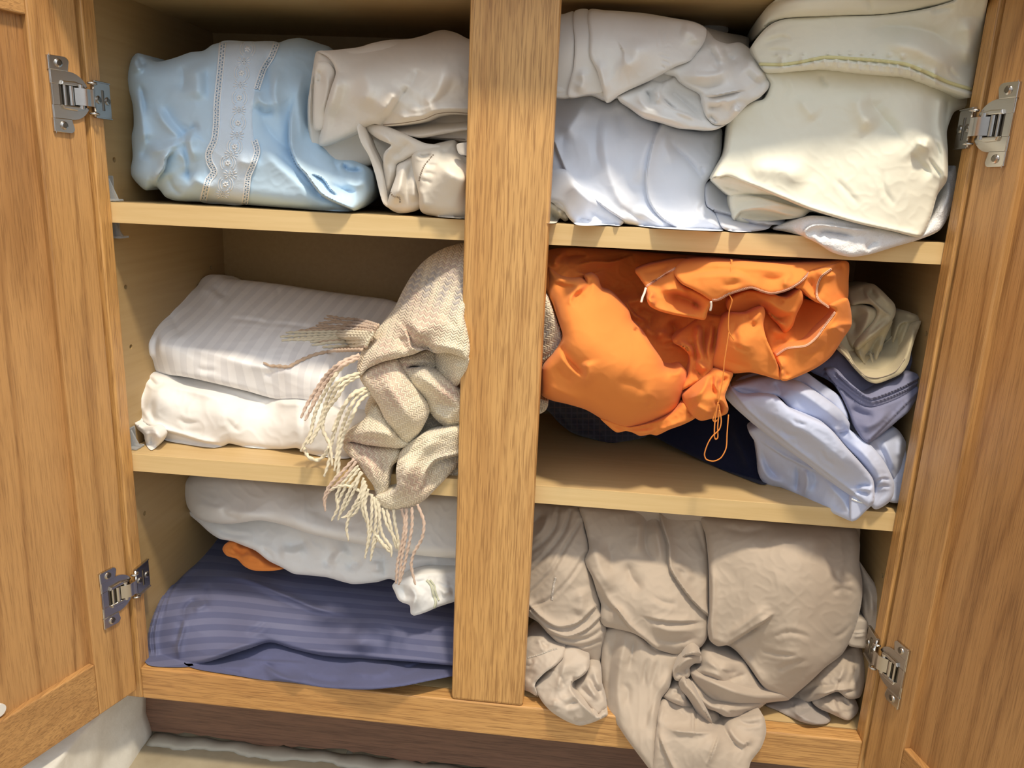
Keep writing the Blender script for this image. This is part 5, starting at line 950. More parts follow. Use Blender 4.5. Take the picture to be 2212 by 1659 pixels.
L12g = Layer(ZG, [(1020,752),(1060,700),(1120,650),(1180,600),(1250,560),(1300,570),(1370,590),(1360,680),(1340,790),(1300,900),(1292,945),(1250,990),(1190,1030),(1130,1062),(1085,1082),(1095,1030),(1118,1000),(1140,900),(1130,840),(1080,790)], [(1030,750,.044),(1200,620,.060),(1350,620,.046),(1220,800,.040),(1280,940,.022),(1110,1060,.018),(1150,850,.036)], R=10, Rm=.008, thick=.05, noise=(1.4, 22), amp=1.45, strokes=[('r', [(1040,750),(1130,790),(1150,860)], 8, 1.0), ('v', [(1090,740),(1160,780),(1180,880),(1150,980)], 7, 1.1), ('r', [(1200,620),(1190,720),(1200,800),(1240,900)], 8, 1.0), ('v', [(1240,620),(1230,740),(1250,850),(1270,920)], 7, 1.1), ('r', [(1290,600),(1280,720),(1260,830),(1275,920)], 7, .9), ('v', [(1320,620),(1310,740),(1290,850)], 7, .9), ('r', [(1160,880),(1200,900),(1250,960)], 8, .9), ('v', [(1150,950),(1190,960),(1230,1000)], 6, .9), ('r', [(1170,740),(1200,690),(1180,640)], 7, .8), ('s', [(1020,752),(1110,790),(1140,860)], 7, .8)])
L12u = Layer(ZG, [(1085,1118),(1130,1080),(1200,1032),(1262,975),(1300,938),(1360,950),(1432,968),(1412,1030),(1392,1080),(1378,1125),(1402,1205),(1392,1242),(1330,1268),(1270,1282),(1212,1292),(1160,1262),(1105,1195)], [(1100,1120,.016),(1280,970,.014),(1420,970,.008),(1250,1150,-.010),(1390,1220,.0),(1200,1280,.006)], R=10, Rm=.008, thick=.05, noise=(.9, 30), amp=1.45, strokes=[('r', [(1275,960),(1240,1060),(1180,1130),(1110,1150)], 10, .6), ('v', [(1290,970),(1290,1060),(1320,1130)], 9, .8), ('r', [(1340,970),(1310,1040),(1340,1090),(1375,1100)], 8, .7), ('v', [(1400,980),(1340,1060),(1360,1110)], 7, .8), ('v', [(1300,1180),(1330,1168),(1352,1200),(1338,1240),(1310,1230)], 6, 1.6), ('r', [(1300,1160),(1350,1150),(1385,1200),(1375,1245)], 6, .7), ('r', [(1150,1180),(1230,1220),(1300,1260)], 12, .4)])
L12w = Layer(ZG, [(520,1268),(620,1300),(720,1335),(880,1305),(1000,1255),(1060,1205),(1092,1170),(1130,1195),(1180,1265),(1100,1315),(1000,1352),(912,1392),(870,1385),(800,1396),(745,1372),(700,1362),(640,1372),(570,1320)], [(540,1275,.022),(800,1380,.018),(1000,1270,.012),(1150,1250,.010),(900,1385,.020),(1090,1180,.014)], R=8, Rm=.006, thick=.05, noise=(1.4, 24), strokes=[('v', [(560,1300),(680,1345),(800,1345),(950,1310)], 7, .8), ('r', [(700,1362),(850,1370),(1000,1330),(1130,1270)], 7, .7), ('v', [(870,1385),(910,1360),(960,1350)], 5, .9), ('v', [(1110,1220),(1150,1250),(1130,1280)], 5, 1)])
fit = cloth('fitted_sheet', [L12o, L12i, L12m, L12b, L12g, L12w, L12u, L12c, L12k, L12r, L12f, L12t], org, 'bright orange fitted sheet bunched into a ball with pale overlocked seams', 'bed sheet')
pinkt = fabric('pink_white_thread', (242, 190, 160), rough=.8)
def overlock(L, K, pts, par):
    a = on(L, K, pts, .0005, .0006, 3, 5); c = catmull(K(pts), 1.5); T_ = np.gradient(c, axis=0); T_ /= np.linalg.norm(T_, axis=1)[:, None]; N_ = np.stack([-T_[:, 1], T_[:, 0]], -1)
    zz = np.where(np.arange(len(c)) % 2 == 0, 1., -1.)[:, None]*N_*1.9
    b = tube(L.pts(c+zz, .0009), .00045, 5); V, F = merge([a, b, tube(L.pts(c+N_*2.2, .0007), .0004, 5)]); return link('overlock_seam', V, F, pinkt, par)
overlock(L12t, ZG, [(1292,468),(1335,462),(1400,427),(1480,399),(1560,382),(1640,408),(1700,420),(1800,396),(1890,345),(1950,282)], fit)
overlock(L12f, ZG, [(840,372),(900,335),(960,295),(1040,248)], fit)
overlock(L12k, ZG, [(2105,258),(2035,313),(2008,390),(2014,455),(2090,518)], fit)
overlock(L12r, ZG, [(1728,842),(1800,796),(1930,776),(2000,722),(2060,640),(2128,550)], fit)
def loose(K, pts, Y, rad, mat, par, nm='thread'):
    c = catmull(K(pts), 2); YY = np.interp(np.linspace(0, 1, len(c)), np.linspace(0, 1, len(Y)), Y); V, F = tube(at(c[:, 0], c[:, 1], YY), rad, 6); return link(nm, V, F, mat, par)
oth = fabric('orange_thread', (226, 140, 60)); wth = fabric('white_cord', (240, 228, 214))
loose(ZG, [(838,385),(828,420),(815,450),(806,484)], [.010, .004], .0011, wth, fit); loose(ZG, [(1282,478),(1284,505),(1278,540)], [-.010, -.008], .0010, wth, fit)
loose(ZG, [(1418,192),(1428,235),(1415,290),(1408,350),(1404,420),(1426,470),(1408,540),(1402,600),(1404,680),(1438,742)], [.018, -.010, -.014, -.012, -.012], .0005, oth, fit)
loose(ZG, [(1426,195),(1420,260),(1412,330),(1408,400)], [.018, -.008, -.014], .0005, oth, fit)
loose(ZG, [(1404,690),(1390,780),(1372,900),(1365,1000),(1345,1110),(1325,1200),(1300,1270),(1296,1290),(1312,1300),(1330,1282)], [-.014, -.016, -.018], .0005, oth, fit)
loose(ZG, [(1330,1165),(1318,1230),(1308,1310),(1306,1400),(1315,1420),(1328,1408),(1328,1330),(1340,1220)], [-.018, -.020], .0006, oth, fit)
loose(ZG, [(1335,1180),(1352,1290),(1340,1350),(1290,1400),(1260,1450),(1238,1520),(1250,1555),(1300,1568),(1350,1545),(1385,1480),(1392,1380),(1402,1250)], [-.018, -.022, -.022, -.016], .00055, oth, fit)

# plaid and navy cloths at the back of the middle shelf
def plaid_x(f, col):
    uv = f.n('UVMap'); uv.uv_map = 'weave'; sp = f.n('SeparateXYZ'); f.l(uv.outputs[0], sp.inputs[0])
    for i, (per, c, wd_) in enumerate(((.011, (66, 66, 84), .07), (.011, (76, 64, 70), .05))):
        for ax in (0, 1):
            fr = f.math('ABSOLUTE', f.math('SUBTRACT', f.math('FRACT', f.math('ADD', f.math('MULTIPLY', sp.outputs[ax], 1/per), i*.5)), .5))
            col = f.mix(f.math('MULTIPLY', f.math('LESS_THAN', fr, wd_), .8), col, lin(c))
    return col
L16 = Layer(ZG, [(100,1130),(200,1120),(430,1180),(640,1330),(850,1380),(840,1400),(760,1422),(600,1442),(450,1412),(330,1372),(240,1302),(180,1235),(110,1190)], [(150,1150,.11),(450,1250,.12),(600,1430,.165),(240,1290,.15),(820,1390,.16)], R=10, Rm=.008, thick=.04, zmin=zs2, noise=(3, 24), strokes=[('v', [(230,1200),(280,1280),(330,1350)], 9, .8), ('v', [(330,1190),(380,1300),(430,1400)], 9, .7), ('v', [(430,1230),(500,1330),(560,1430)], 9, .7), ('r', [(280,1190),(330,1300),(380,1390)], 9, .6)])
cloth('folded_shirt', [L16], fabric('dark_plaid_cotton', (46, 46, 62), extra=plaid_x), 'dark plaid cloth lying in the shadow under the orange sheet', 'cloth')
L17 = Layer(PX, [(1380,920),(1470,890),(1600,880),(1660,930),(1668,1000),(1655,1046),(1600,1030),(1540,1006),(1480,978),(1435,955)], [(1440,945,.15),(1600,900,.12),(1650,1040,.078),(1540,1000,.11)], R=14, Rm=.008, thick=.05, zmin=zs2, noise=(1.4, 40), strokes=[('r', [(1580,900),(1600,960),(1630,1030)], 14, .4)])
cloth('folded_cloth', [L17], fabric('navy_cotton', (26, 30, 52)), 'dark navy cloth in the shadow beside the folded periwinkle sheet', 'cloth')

# khaki, slate and periwinkle sheets at the right end
kh = fabric('khaki_cotton', (186, 174, 144), sheen=.15, wrinkle=.015)
K1 = Layer(ZH, [(1000,252),(1100,208),(1190,203),(1320,330),(1340,392),(1400,385),(1500,420),(1512,450),(1470,530),(1440,620),(1430,700),(1390,800),(1300,850),(1210,872),(1150,855),(1060,760),(990,690),(930,630),(900,560),(960,480),(1000,400)], [(1030,300,.10),(1200,230,.11),(1200,500,.085),(1480,450,.075),(1000,600,.07),(1200,850,.06)], R=12, thick=.08, noise=(2, 30), strokes=[('v', [(1080,640),(1110,740),(1180,800)], 9, 1.0), ('v', [(1240,560),(1230,700),(1240,790)], 8, .9), ('r', [(1150,640),(1180,740),(1180,790)], 9, .8)])
K2 = Layer(ZH, [(1020,335),(1060,330),(1150,350),(1210,380),(1205,440),(1120,540),(1060,620),(1040,640),(985,560),(985,450)], [(1040,350,.074),(1150,400,.064),(1040,620,.064),(1000,500,.076)], R=10, Rm=.009, thick=.04, strokes=[('r', [(1050,360),(1150,390),(1120,500),(1050,600)], 14, .5), ('v', [(1000,420),(1060,470),(1040,560)], 12, .5)])
K4 = Layer(ZH, [(1058,640),(1100,560),(1200,440),(1300,440),(1318,450),(1270,560),(1245,640),(1250,720),(1242,795),(1160,802),(1110,745)], [(1090,620,.060),(1260,480,.056),(1150,780,.060),(1240,700,.066)], R=9, Rm=.008, thick=.03, strokes=[('r', [(1080,640),(1120,740),(1150,790)], 7, .8), ('r', [(1250,480),(1160,580),(1110,680)], 10, .7), ('v', [(1280,500),(1190,600),(1150,720),(1170,790)], 9, 1.0), ('r', [(1260,560),(1220,660),(1190,760)], 8, .8), ('v', [(1240,620),(1225,700),(1230,780)], 6, .9)])
K5 = Layer(ZH, [(1335,395),(1400,382),(1440,395),(1505,425),(1512,450),(1470,470),(1440,470),(1400,560),(1370,680),(1310,760),(1262,800),(1238,790),(1290,640),(1320,520)], [(1350,420,.078),(1480,440,.070),(1300,700,.070),(1400,500,.062),(1250,790,.060)], R=8, Rm=.006, thick=.03, strokes=[('s', [(1490,450),(1420,460),(1370,480),(1330,590),(1290,680)], 6, .9), ('v', [(1420,440),(1360,540),(1310,660)], 8, .8), ('r', [(1390,400),(1450,410),(1500,430)], 6, .5)])
K3 = Layer(ZH, [(1008,250),(1060,225),(1110,207),(1190,203),(1212,222),(1270,275),(1330,340),(1336,400),(1308,455),(1210,545),(1140,600),(1075,652),(1058,632),(1100,560),(1190,450),(1212,385),(1180,345),(1100,335),(1040,345),(1015,320)], [(1020,280,.080),(1120,215,.085),(1190,300,.062),(1330,380,.058),(1210,480,.050),(1070,640,.052),(1080,320,.066)], R=8, Rm=.007, thick=.03, strokes=[('s', [(1205,230),(1150,270),(1180,310),(1260,380),(1310,420)], 8, .8), ('r', [(1170,215),(1250,290),(1320,370)], 8, .5), ('v', [(1180,220),(1170,260),(1220,300)], 6, .9), ('v', [(1100,220),(1120,270),(1140,300)], 7, .6), ('r', [(1300,440),(1180,540),(1080,630)], 8, .6), ('v', [(1290,400),(1220,470),(1150,550)], 8, .6)])
K6 = Layer(ZH, [(925,600),(965,608),(1005,650),(1050,735),(1090,790),(1120,815),(1160,800),(1240,803),(1300,798),(1345,770),(1385,700),(1410,600),(1440,490),(1465,462),(1510,452),(1478,545),(1445,650),(1422,742),(1372,812),(1292,852),(1205,880),(1142,862),(1060,785),(990,700),(930,640)], [(940,610,.056),(1060,760,.036),(1200,860,.030),(1360,800,.036),(1430,650,.046),(1490,470,.060),(1240,800,.042)], R=6, Rm=.004, thick=.02, strokes=[('r', [(960,640),(1050,750),(1130,830),(1220,840),(1330,800),(1410,690),(1460,520)], 5, .6, '')])
khk = cloth('folded_sheet', [K1, K2, K4, K5, K3, K6], kh, 'khaki sheet rolled into a tight swirl between the orange sheet and the right wall', 'bed sheet')
V, F = merge([on(K6, ZH, [(940,622),(1000,670),(1060,760),(1130,828),(1210,842),(1330,800),(1400,710)], .0004, .0003)]); link('hem_stitching', V, F, stitch_d, khk)
sl = fabric('slate_grey_blue_cotton', (128, 130, 156), sheen=.1, wrinkle=.01)
S1 = Layer(ZH, [(880,700),(940,640),(1000,700),(1080,790),(1150,858),(1220,872),(1300,845),(1400,760),(1440,640),(1480,530),(1560,448),(1580,470),(1530,560),(1520,700),(1500,880),(1482,968),(1400,1050),(1300,1120),(1200,1150),(1000,1000),(930,900),(860,850),(750,790),(820,740)], [(950,680,.066),(1540,470,.085),(1500,700,.075),(1150,900,.052),(1450,900,.060),(950,850,.052),(780,780,.070),(1200,1100,.045)], R=12, Rm=.008, thick=.07, noise=(1.4, 40), strokes=[('r', [(1560,480),(1500,560),(1480,700),(1440,820)], 12, .7), ('v', [(1500,600),(1470,720),(1400,850)], 10, .7), ('c', [(900,770),(860,800),(830,830)], 6, 1.0), ('c', [(930,800),(900,830),(870,850)], 6, .8)])
S2 = Layer(ZH, [(860,790),(930,780),(1000,850),(1080,920),(1140,958),(1200,925),(1320,860),(1440,800),(1500,830),(1490,900),(1400,960),(1300,1010),(1170,1045),(1080,1010),(980,930),(930,890)], [(900,800,.046),(1140,955,.030),(1170,1040,.026),(1460,830,.050),(1470,900,.048),(950,890,.042)], R=8, Rm=.005, thick=.03, strokes=[('s', [(1490,850),(1380,910),(1260,960),(1160,985),(1060,925),(940,820)], 6, .9, ''), ('s', [(1490,880),(1380,940),(1260,990),(1165,1010),(1060,950),(930,850)], 5, .7, ''), ('r', [(930,800),(1040,890),(1140,965)], 6, .6)])
S3 = Layer(ZH, [(925,885),(980,930),(1080,1005),(1170,1045),(1300,1005),(1400,960),(1490,900),(1484,968),(1425,1070),(1352,1132),(1282,1192),(1202,1255),(1150,1286),(1110,1262),(1062,1182),(1022,1082),(972,972)], [(940,900,.042),(1170,1050,.024),(1470,930,.044),(1150,1270,.014),(1300,1160,.026),(1040,1100,.028)], R=6, Rm=.004, thick=.03, noise=(.8, 40), strokes=[('v', [(1020,1040),(1090,1080),(1200,1110)], 12, .5), ('r', [(1060,1150),(1150,1170),(1230,1130),(1300,1040)], 16, .4), ('s', [(1490,945),(1400,1030),(1330,1100),(1250,1180),(1170,1255)], 5, .5, ''), ('c', [(1330,1060),(1350,1090)], 5, .5), ('c', [(1260,1110),(1290,1140)], 5, .5), ('c', [(1390,1000),(1410,1030)], 5, .5)])
cloth('folded_sheet', [S1, S2, S3], sl, 'slate blue grey sheet draped in V-shaped folds under the khaki swirl', 'bed sheet')
pw_ = fabric('periwinkle_cotton', (196, 204, 228), sheen=.2, wrinkle=.015)
P0 = Layer(PX, [(1575,850),(1600,815),(1680,800),(1760,820),(1830,880),(1880,930),(1935,930),(1960,980),(1955,1040),(1945,1085),(1890,1075),(1800,1030),(1720,1000),(1640,930)], [(1590,850,.075),(1700,820,.075),(1950,960,.05),(1930,1070,.030),(1700,960,.07)], R=12, thick=.06, zmin=zs2, noise=(1.2, 30))
P4 = Layer(ZH, [(1150,1290),(1225,1235),(1330,1180),(1412,1290),(1402,1360),(1382,1500),(1362,1570),(1320,1545),(1250,1405)], [(1200,1280,.030),(1340,1200,.045),(1390,1320,.046),(1350,1550,.040),(1260,1400,.026)], R=9, Rm=.006, thick=.05, strokes=[('v', [(1190,1270),(1260,1380),(1310,1500)], 8, .7), ('r', [(1240,1250),(1300,1370),(1340,1500)], 9, .5), ('r', [(1370,1250),(1360,1400)], 9, .4)])
P5 = Layer(PX, [(1618,930),(1632,958),(1638,1000),(1640,1028),(1654,1046),(1690,1054),(1719,1069),(1760,1090),(1838,1126),(1848,1124),(1872,1098),(1888,1074),(1886,1052),(1840,1020),(1780,980),(1720,950),(1660,920)], [(1630,950,.062),(1650,1040,.070),(1719,1066,.050),(1838,1124,.004),(1880,1070,.010),(1730,960,.040),(1800,1040,.022)], R=8, Rm=.006, thick=.05, noise=(1, 30), strokes=[('v', [(1645,965),(1660,1010),(1690,1040)], 10, .6), ('r', [(1640,990),(1660,1030),(1700,1045)], 9, .5), ('v', [(1722,1000),(1722,1040),(1719,1066)], 6, 1.2), ('r', [(1740,1010),(1745,1045),(1735,1075)], 7, .7), ('v', [(1755,1010),(1762,1040),(1745,1060)], 7, .5), ('S', [(1630,945),(1690,985),(1750,1015),(1800,1040)], 6, .7), ('r', [(1780,1040),(1820,1080),(1840,1120)], 9, .4)])
P3 = Layer(ZH, [(590,870),(640,830),(700,795),(850,895),(950,965),(1005,1075),(1010,1130),(890,1020),(720,900)], [(640,850,.050),(800,900,.040),(1000,1100,.032),(930,970,.040)], R=10, Rm=.008, thick=.05, strokes=[('r', [(680,840),(800,930),(930,1040)], 12, .4)])
P2 = Layer(ZH, [(215,905),(300,872),(400,842),(480,832),(560,848),(700,880),(830,960),(960,1060),(1022,1150),(1024,1195),(1150,1285),(1240,1385),(1300,1490),(1328,1570),(1318,1650),(1280,1700),(1200,1740),(1160,1700),(1192,1560),(1100,1420),(1000,1310),(880,1180),(760,1120),(620,1050),(540,970),(450,960),(300,950)], [(230,910,.044),(480,850,.044),(700,960,.020),(900,1060,.016),(1010,1180,.020),(1150,1380,.012),(1300,1600,.014),(1190,1700,.010),(500,950,.030),(1000,1290,.024)], R=12, Rm=.010, thick=.05, noise=(1, 36), strokes=[('v', [(225,905),(330,935),(440,950)], 8, .8), ('s', [(1010,1195),(940,1210),(880,1170)], 7, .5), ('v', [(1024,1195),(980,1215),(930,1210)], 8, .8), ('r', [(560,890),(720,960),(880,1080),(990,1180)], 16, .4), ('r', [(980,1240),(1120,1360),(1230,1520),(1270,1640)], 16, .4), ('c', [(1190,1560),(1250,1530),(1310,1540)], 6, .8), ('c', [(1200,1600),(1260,1580),(1310,1590)], 6, .6), ('v', [(500,860),(540,920),(560,980)], 10, .4)])
P1 = Layer(ZH, [(172,965),(178,925),(212,900),(260,940),(330,962),(450,964),(540,985),(620,1055),(760,1118),(880,1180),(1000,1315),(1100,1425),(1180,1530),(1192,1610),(1185,1690),(1150,1720),(1100,1690),(1040,1655),(960,1600),(850,1520),(700,1405),(560,1305),(400,1185),(260,1065),(195,1000)], [(185,930,.050),(300,1000,.030),(550,1050,.006),(760,1200,-.006),(1000,1400,-.010),(1170,1560,-.006),(1150,1700,-.010),(700,1390,.010),(400,1170,.030),(960,1590,.006)], R=16, Rm=.012, thick=.06, noise=(1, 36), strokes=[('r', [(300,1010),(560,1120),(800,1260),(1000,1440),(1120,1570)], 26, .3), ('c', [(540,1180),(600,1230),(680,1240)], 10, .4), ('c', [(620,1120),(660,1150),(740,1160)], 10, .35), ('S', [(215,930),(330,1070),(560,1260),(850,1480),(1050,1630)], 6, .5, ''), ('v', [(1050,1590),(1110,1570),(1180,1580)], 6, 1.0), ('v', [(1040,1630),(1100,1620),(1170,1640)], 6, .9), ('r', [(1080,1610),(1130,1600),(1185,1610)], 5, .6), ('c', [(820,1320),(860,1400),(940,1450)], 10, .35)])
P6 = Layer(PX, [(1838,1075),(1848,1066),(1880,1080),(1890,1062),(1888,1085),(1870,1104),(1850,1123),(1838,1126),(1836,1100)], [(1845,1075,.002),(1880,1078,-.001),(1840,1122,.000)], R=5, Rm=.004, thick=.02)
pws = cloth('folded_sheet', [P0, P4, P5, P3, P2, P1, P6], pw_, 'pale periwinkle blue sheet in fat sagging folds, its tip drooping over the shelf edge', 'bed sheet')
V, F = stitches(P6, PX, [(1840,1078),(1856,1084),(1872,1086),(1884,1080)], 1.6, 1.2, .0005, cross=1.8); tag(link('embroidered_hem', V, F, thread_w, pws), 'white embroidered hem')

# ================================================================== bottom right
jer = fabric('greige_jersey', (186, 171, 154), sheen=.3, wrinkle=.02, rough=.9)
J0 = Layer(ZK, [(380,100),(1150,150),(2050,230),(2062,330),(2060,480),(2060,700),(1950,960),(1700,1210),(1400,1300),(1000,1200),(700,900),(500,600)], [(400,150,.09),(1200,180,.08),(2030,300,.09),(1500,700,.09),(1200,1100,.07),(600,700,.09)], R=14, thick=.09, zmax=Z2-TH-.001, zmin=zs3)
J6 = Layer(ZK, [(545,960),(560,850),(640,825),(720,850),(860,945),(960,985),(1015,975),(985,1060),(962,1115),(940,1190),(892,1258),(875,1420),(862,1560),(850,1700),(820,1660),(700,1500),(620,1382),(580,1335),(560,1230),(540,1130)], [(560,870,.040),(560,1200,.026),(760,1000,.018),(1000,990,.024),(920,1200,.010),(720,1300,.000),(640,1390,-.004),(800,1500,-.026),(850,1680,-.034),(880,1300,.0)], R=14, Rm=.010, thick=.05, noise=(1.4, 36), aniso=(1.5, 2.4), strokes=[('v', [(650,840),(600,1000),(580,1200),(600,1340)], 12, .5), ('r', [(700,850),(650,1050),(640,1250),(680,1420)], 16, .5), ('v', [(740,870),(720,1000),(700,1100)], 8, .6), ('c', [(820,1000),(800,1080),(790,1180)], 10, .5), ('c', [(880,1000),(860,1090),(830,1200)], 10, .4), ('r', [(960,1080),(900,1180),(850,1280),(830,1450)], 14, .5), ('v', [(940,1140),(870,1240),(820,1330),(800,1450)], 10, .4), ('c', [(660,1150),(700,1200),(690,1300)], 12, .35), ('v', [(780,880),(850,960),(960,985)], 8, .6)])
J1 = Layer(ZK, [(415,120),(560,130),(820,150),(1130,180),(1155,290),(1172,420),(1178,560),(1176,760),(1168,880),(1130,945),(1060,980),(995,992),(930,980),(850,952),(790,900),(720,862),(600,834),(560,824),(535,785),(540,700),(520,640),(490,540),(445,442),(470,372),(440,220)],
  [(430,150,.075),(900,180,.085),(1140,210,.080),(460,420,.050),(560,800,.030),(750,500,.036),(1000,500,.042),(1150,560,.046),(700,780,.018),(950,760,.016),(1160,780,.032),(990,985,.020),(860,940,.020)], R=14, Rm=.010, thick=.08, zmax=Z2-TH-.001, noise=(1.3, 44),
  strokes=[('v', [(815,160),(800,280),(808,380),(870,450)], 10, .7, 'b'), ('r', [(770,170),(760,300),(740,420)], 16, .4), ('S', [(880,165),(905,250),(935,350),(945,480),(1010,590),(1090,690),(1172,765)], 9, .9, ''), ('r', [(850,200),(880,330),(905,470)], 14, .5), ('v', [(560,300),(600,420),(590,520)], 22, .3), ('r', [(480,300),(540,500),(620,640)], 26, .4), ('v', [(690,440),(720,540),(790,620)], 16, .5), ('S', [(640,740),(700,820),(780,890),(860,950)], 8, .9, ''), ('s', [(1165,795),(1000,800),(880,790),(760,760)], 12, .35), ('r', [(800,810),(950,850),(1150,840)], 14, .4), ('c', [(860,900),(980,920),(1120,890)], 10, .4), ('v', [(1090,200),(1120,300),(1160,420)], 9, .5), ('v', [(500,560),(560,680),(640,760)], 12, .5), ('r', [(455,440),(520,560),(600,690),(690,800)], 10, .5), ('c', [(840,640),(900,680),(1000,700)], 14, .35), ('r', [(950,480),(1000,470),(1090,560)], 12, .35), ('v', [(970,500),(1060,510),(1130,480)], 14, .3)])
J4 = Layer(ZN, [(480,300),(530,278),(532,200),(560,148),(610,142),(680,195),(800,225),(900,240),(960,330),(1040,440),(1110,500),(1060,530),(940,520),(840,475),(720,425),(600,375),(500,345)], [(520,290,.016),(580,160,.020),(700,300,.004),(900,280,.022),(1080,500,.020),(850,450,.008)], R=10, Rm=.008, thick=.06, noise=(1, 36), strokes=[('r', [(560,160),(590,230),(680,290),(820,310)], 12, .5), ('v', [(640,240),(760,330),(880,310)], 12, .45), ('v', [(720,412),(830,370),(930,340)], 9, .6), ('r', [(500,300),(620,330),(740,380)], 8, .5)])
J4b = Layer(ZN, [(440,325),(480,325),(600,383),(740,440),(900,488),(1080,503),(1250,508),(1290,530),(1290,562),(1180,578),(1000,596),(850,598),(740,596),(640,575),(560,505),(490,425),(455,372)], [(450,335,.012),(600,430,-.002),(800,530,-.004),(1000,550,.010),(1260,535,.026),(640,560,.004)], R=9, Rm=.007, thick=.05, noise=(.8, 36), strokes=[('r', [(460,335),(620,410),(800,490),(1000,540),(1240,540)], 12, .35), ('v', [(470,370),(560,460),(640,530),(720,570)], 8, .5)])
J4c = Layer(ZN, [(415,420),(460,395),(520,465),(600,550),(660,585),(800,595),(1000,585),(1110,575),(1040,632),(1090,590),(1010,655),(925,712),(885,700),(820,708),(740,706),(660,662),(580,632),(500,562),(440,485)], [(430,430,.010),(600,590,.000),(760,660,-.006),(1000,610,.012),(930,700,.010),(1080,590,.020)], R=9, Rm=.007, thick=.05, zmin=zs3, noise=(.9, 30), strokes=[('r', [(430,440),(520,540),(640,620),(760,640)], 9, .5), ('v', [(520,500),(620,590),(690,620)], 7, .6), ('s', [(1040,625),(930,650),(800,660),(720,640)], 7, .4), ('r', [(690,620),(790,690)], 9, .5), ('v', [(870,690),(960,670),(1040,630)], 6, .6)])
J7 = Layer(ZK, [(890,1262),(925,1240),(970,1250),(1090,1312),(1180,1380),(1210,1400),(1245,1372),(1320,1360),(1400,1350),(1485,1342),(1503,1370),(1512,1450),(1482,1540),(1422,1622),(1385,1720),(850,1720),(852,1560),(868,1420)], [(900,1270,.006),(960,1260,.010),(1210,1390,-.004),(1480,1350,-.006),(1500,1460,-.014),(900,1500,-.032),(1200,1480,-.034),(1100,1700,-.044),(1400,1640,-.036),(1050,1330,-.006),(860,1650,-.034)], R=12, Rm=.009, thick=.035, noise=(1.2, 40), strokes=[('s', [(910,1415),(980,1435),(1100,1445),(1235,1440)], 7, .8), ('r', [(870,1420),(880,1380),(910,1290)], 7, .5), ('S', [(868,1430),(905,1540),(950,1640),(990,1710)], 6, .9, 'a'), ('p', [(905,1414),(980,1430),(1100,1440),(1235,1440)], 4, .9), ('s', [(1092,1312),(1092,1370),(1088,1425)], 6, .8, ''), ('S', [(1235,1440),(1215,1510),(1180,1600),(1150,1650)], 6, .8), ('v', [(1255,1385),(1280,1450),(1330,1520),(1385,1560)], 7, .9, 'b'), ('r', [(1270,1380),(1330,1480),(1400,1550)], 10, .5), ('c', [(1090,1310),(1094,1370),(1090,1425)], 6, .7, 'b'), ('r', [(1400,1530),(1410,1500),(1360,1530)], 7, .6), ('c', [(1340,1370),(1400,1400),(1490,1390)], 9, .5), ('v', [(920,1270),(980,1310),(1060,1370)], 8, .4), ('c', [(1130,1350),(1170,1400),(1190,1420)], 6, .7)])
J2 = Layer(ZK, [(1128,180),(1300,190),(1600,210),(1900,235),(2035,250),(2063,330),(2060,450),(2077,560),(2078,640),(2062,740),(2030,855),(1962,985),(1862,1065),(1772,1150),(1695,1216),(1645,1255),(1585,1240),(1500,1185),(1410,1062),(1340,975),(1285,938),(1225,942),(1178,905),(1168,840),(1180,740),(1180,560),(1172,420),(1155,290)], [(1140,200,.075),(1600,220,.065),(2030,280,.075),(1175,560,.034),(1190,880,.022),(1300,900,.022),(1400,500,.024),(1700,450,.020),(2050,480,.050),(1700,640,.008),(1450,780,.014),(2060,600,.046),(1950,960,.036),(1640,1240,.026),(1480,1130,.020),(1700,1000,.006),(1420,1020,.026),(1400,300,.040)], R=16, Rm=.012, thick=.09, zmax=Z2-TH-.001, noise=(1.2, 46), strokes=[('r', [(1190,420),(1200,620),(1190,800),(1200,900)], 9, .6, 'a'), ('S', [(1285,938),(1380,875),(1450,830),(1520,785),(1570,740)], 12, .75, 'b'), ('r', [(1250,900),(1350,835),(1440,770),(1540,690)], 14, .4), ('v', [(1300,925),(1400,868),(1490,805)], 7, .6, 'b'), ('c', [(1900,480),(1950,560),(2040,560)], 12, .4), ('r', [(1500,300),(1700,330),(1900,330)], 40, .2), ('v', [(1240,240),(1400,270),(1540,240)], 20, .3), 
  ('c', [(1520,900),(1650,860),(1800,900)], 12, .3), ('c', [(1450,960),(1580,990),(1720,1000)], 10, .35), ('r', [(1320,950),(1420,1050),(1500,1170),(1560,1230)], 12, .35), ('c', [(1560,1100),(1650,1050),(1780,1020)], 12, .3), ('c', [(1880,640),(1960,600),(2050,640)], 12, .35), ('c', [(1900,900),(1970,860),(2020,800)], 10, .35)])
J5 = Layer(ZN, [(290,335),(315,285),(360,225),(415,185),(470,175),(530,180),(536,245),(480,252),(435,288),(445,330),(425,372),(385,380),(345,402),(308,392)], [(300,340,.008),(400,210,.006),(525,200,.014),(430,310,.012),(350,390,.004)], R=9, Rm=.008, thick=.04, noise=(.7, 22), strokes=[('r', [(520,205),(430,215),(350,270),(315,350)], 9, .7), ('v', [(520,250),(440,262),(400,310),(410,360)], 6, .9), ('c', [(310,340),(350,330),(390,370)], 5, .7)])
J5b = Layer(ZN, [(355,212),(400,172),(450,148),(495,145),(535,172),(525,192),(470,180),(415,190),(372,220)], [(360,212,.012),(450,160,.004),(530,180,.010)], R=6, Rm=.005, thick=.03, noise=(.5, 22), strokes=[('r', [(365,210),(440,165),(520,175)], 6, .6)])
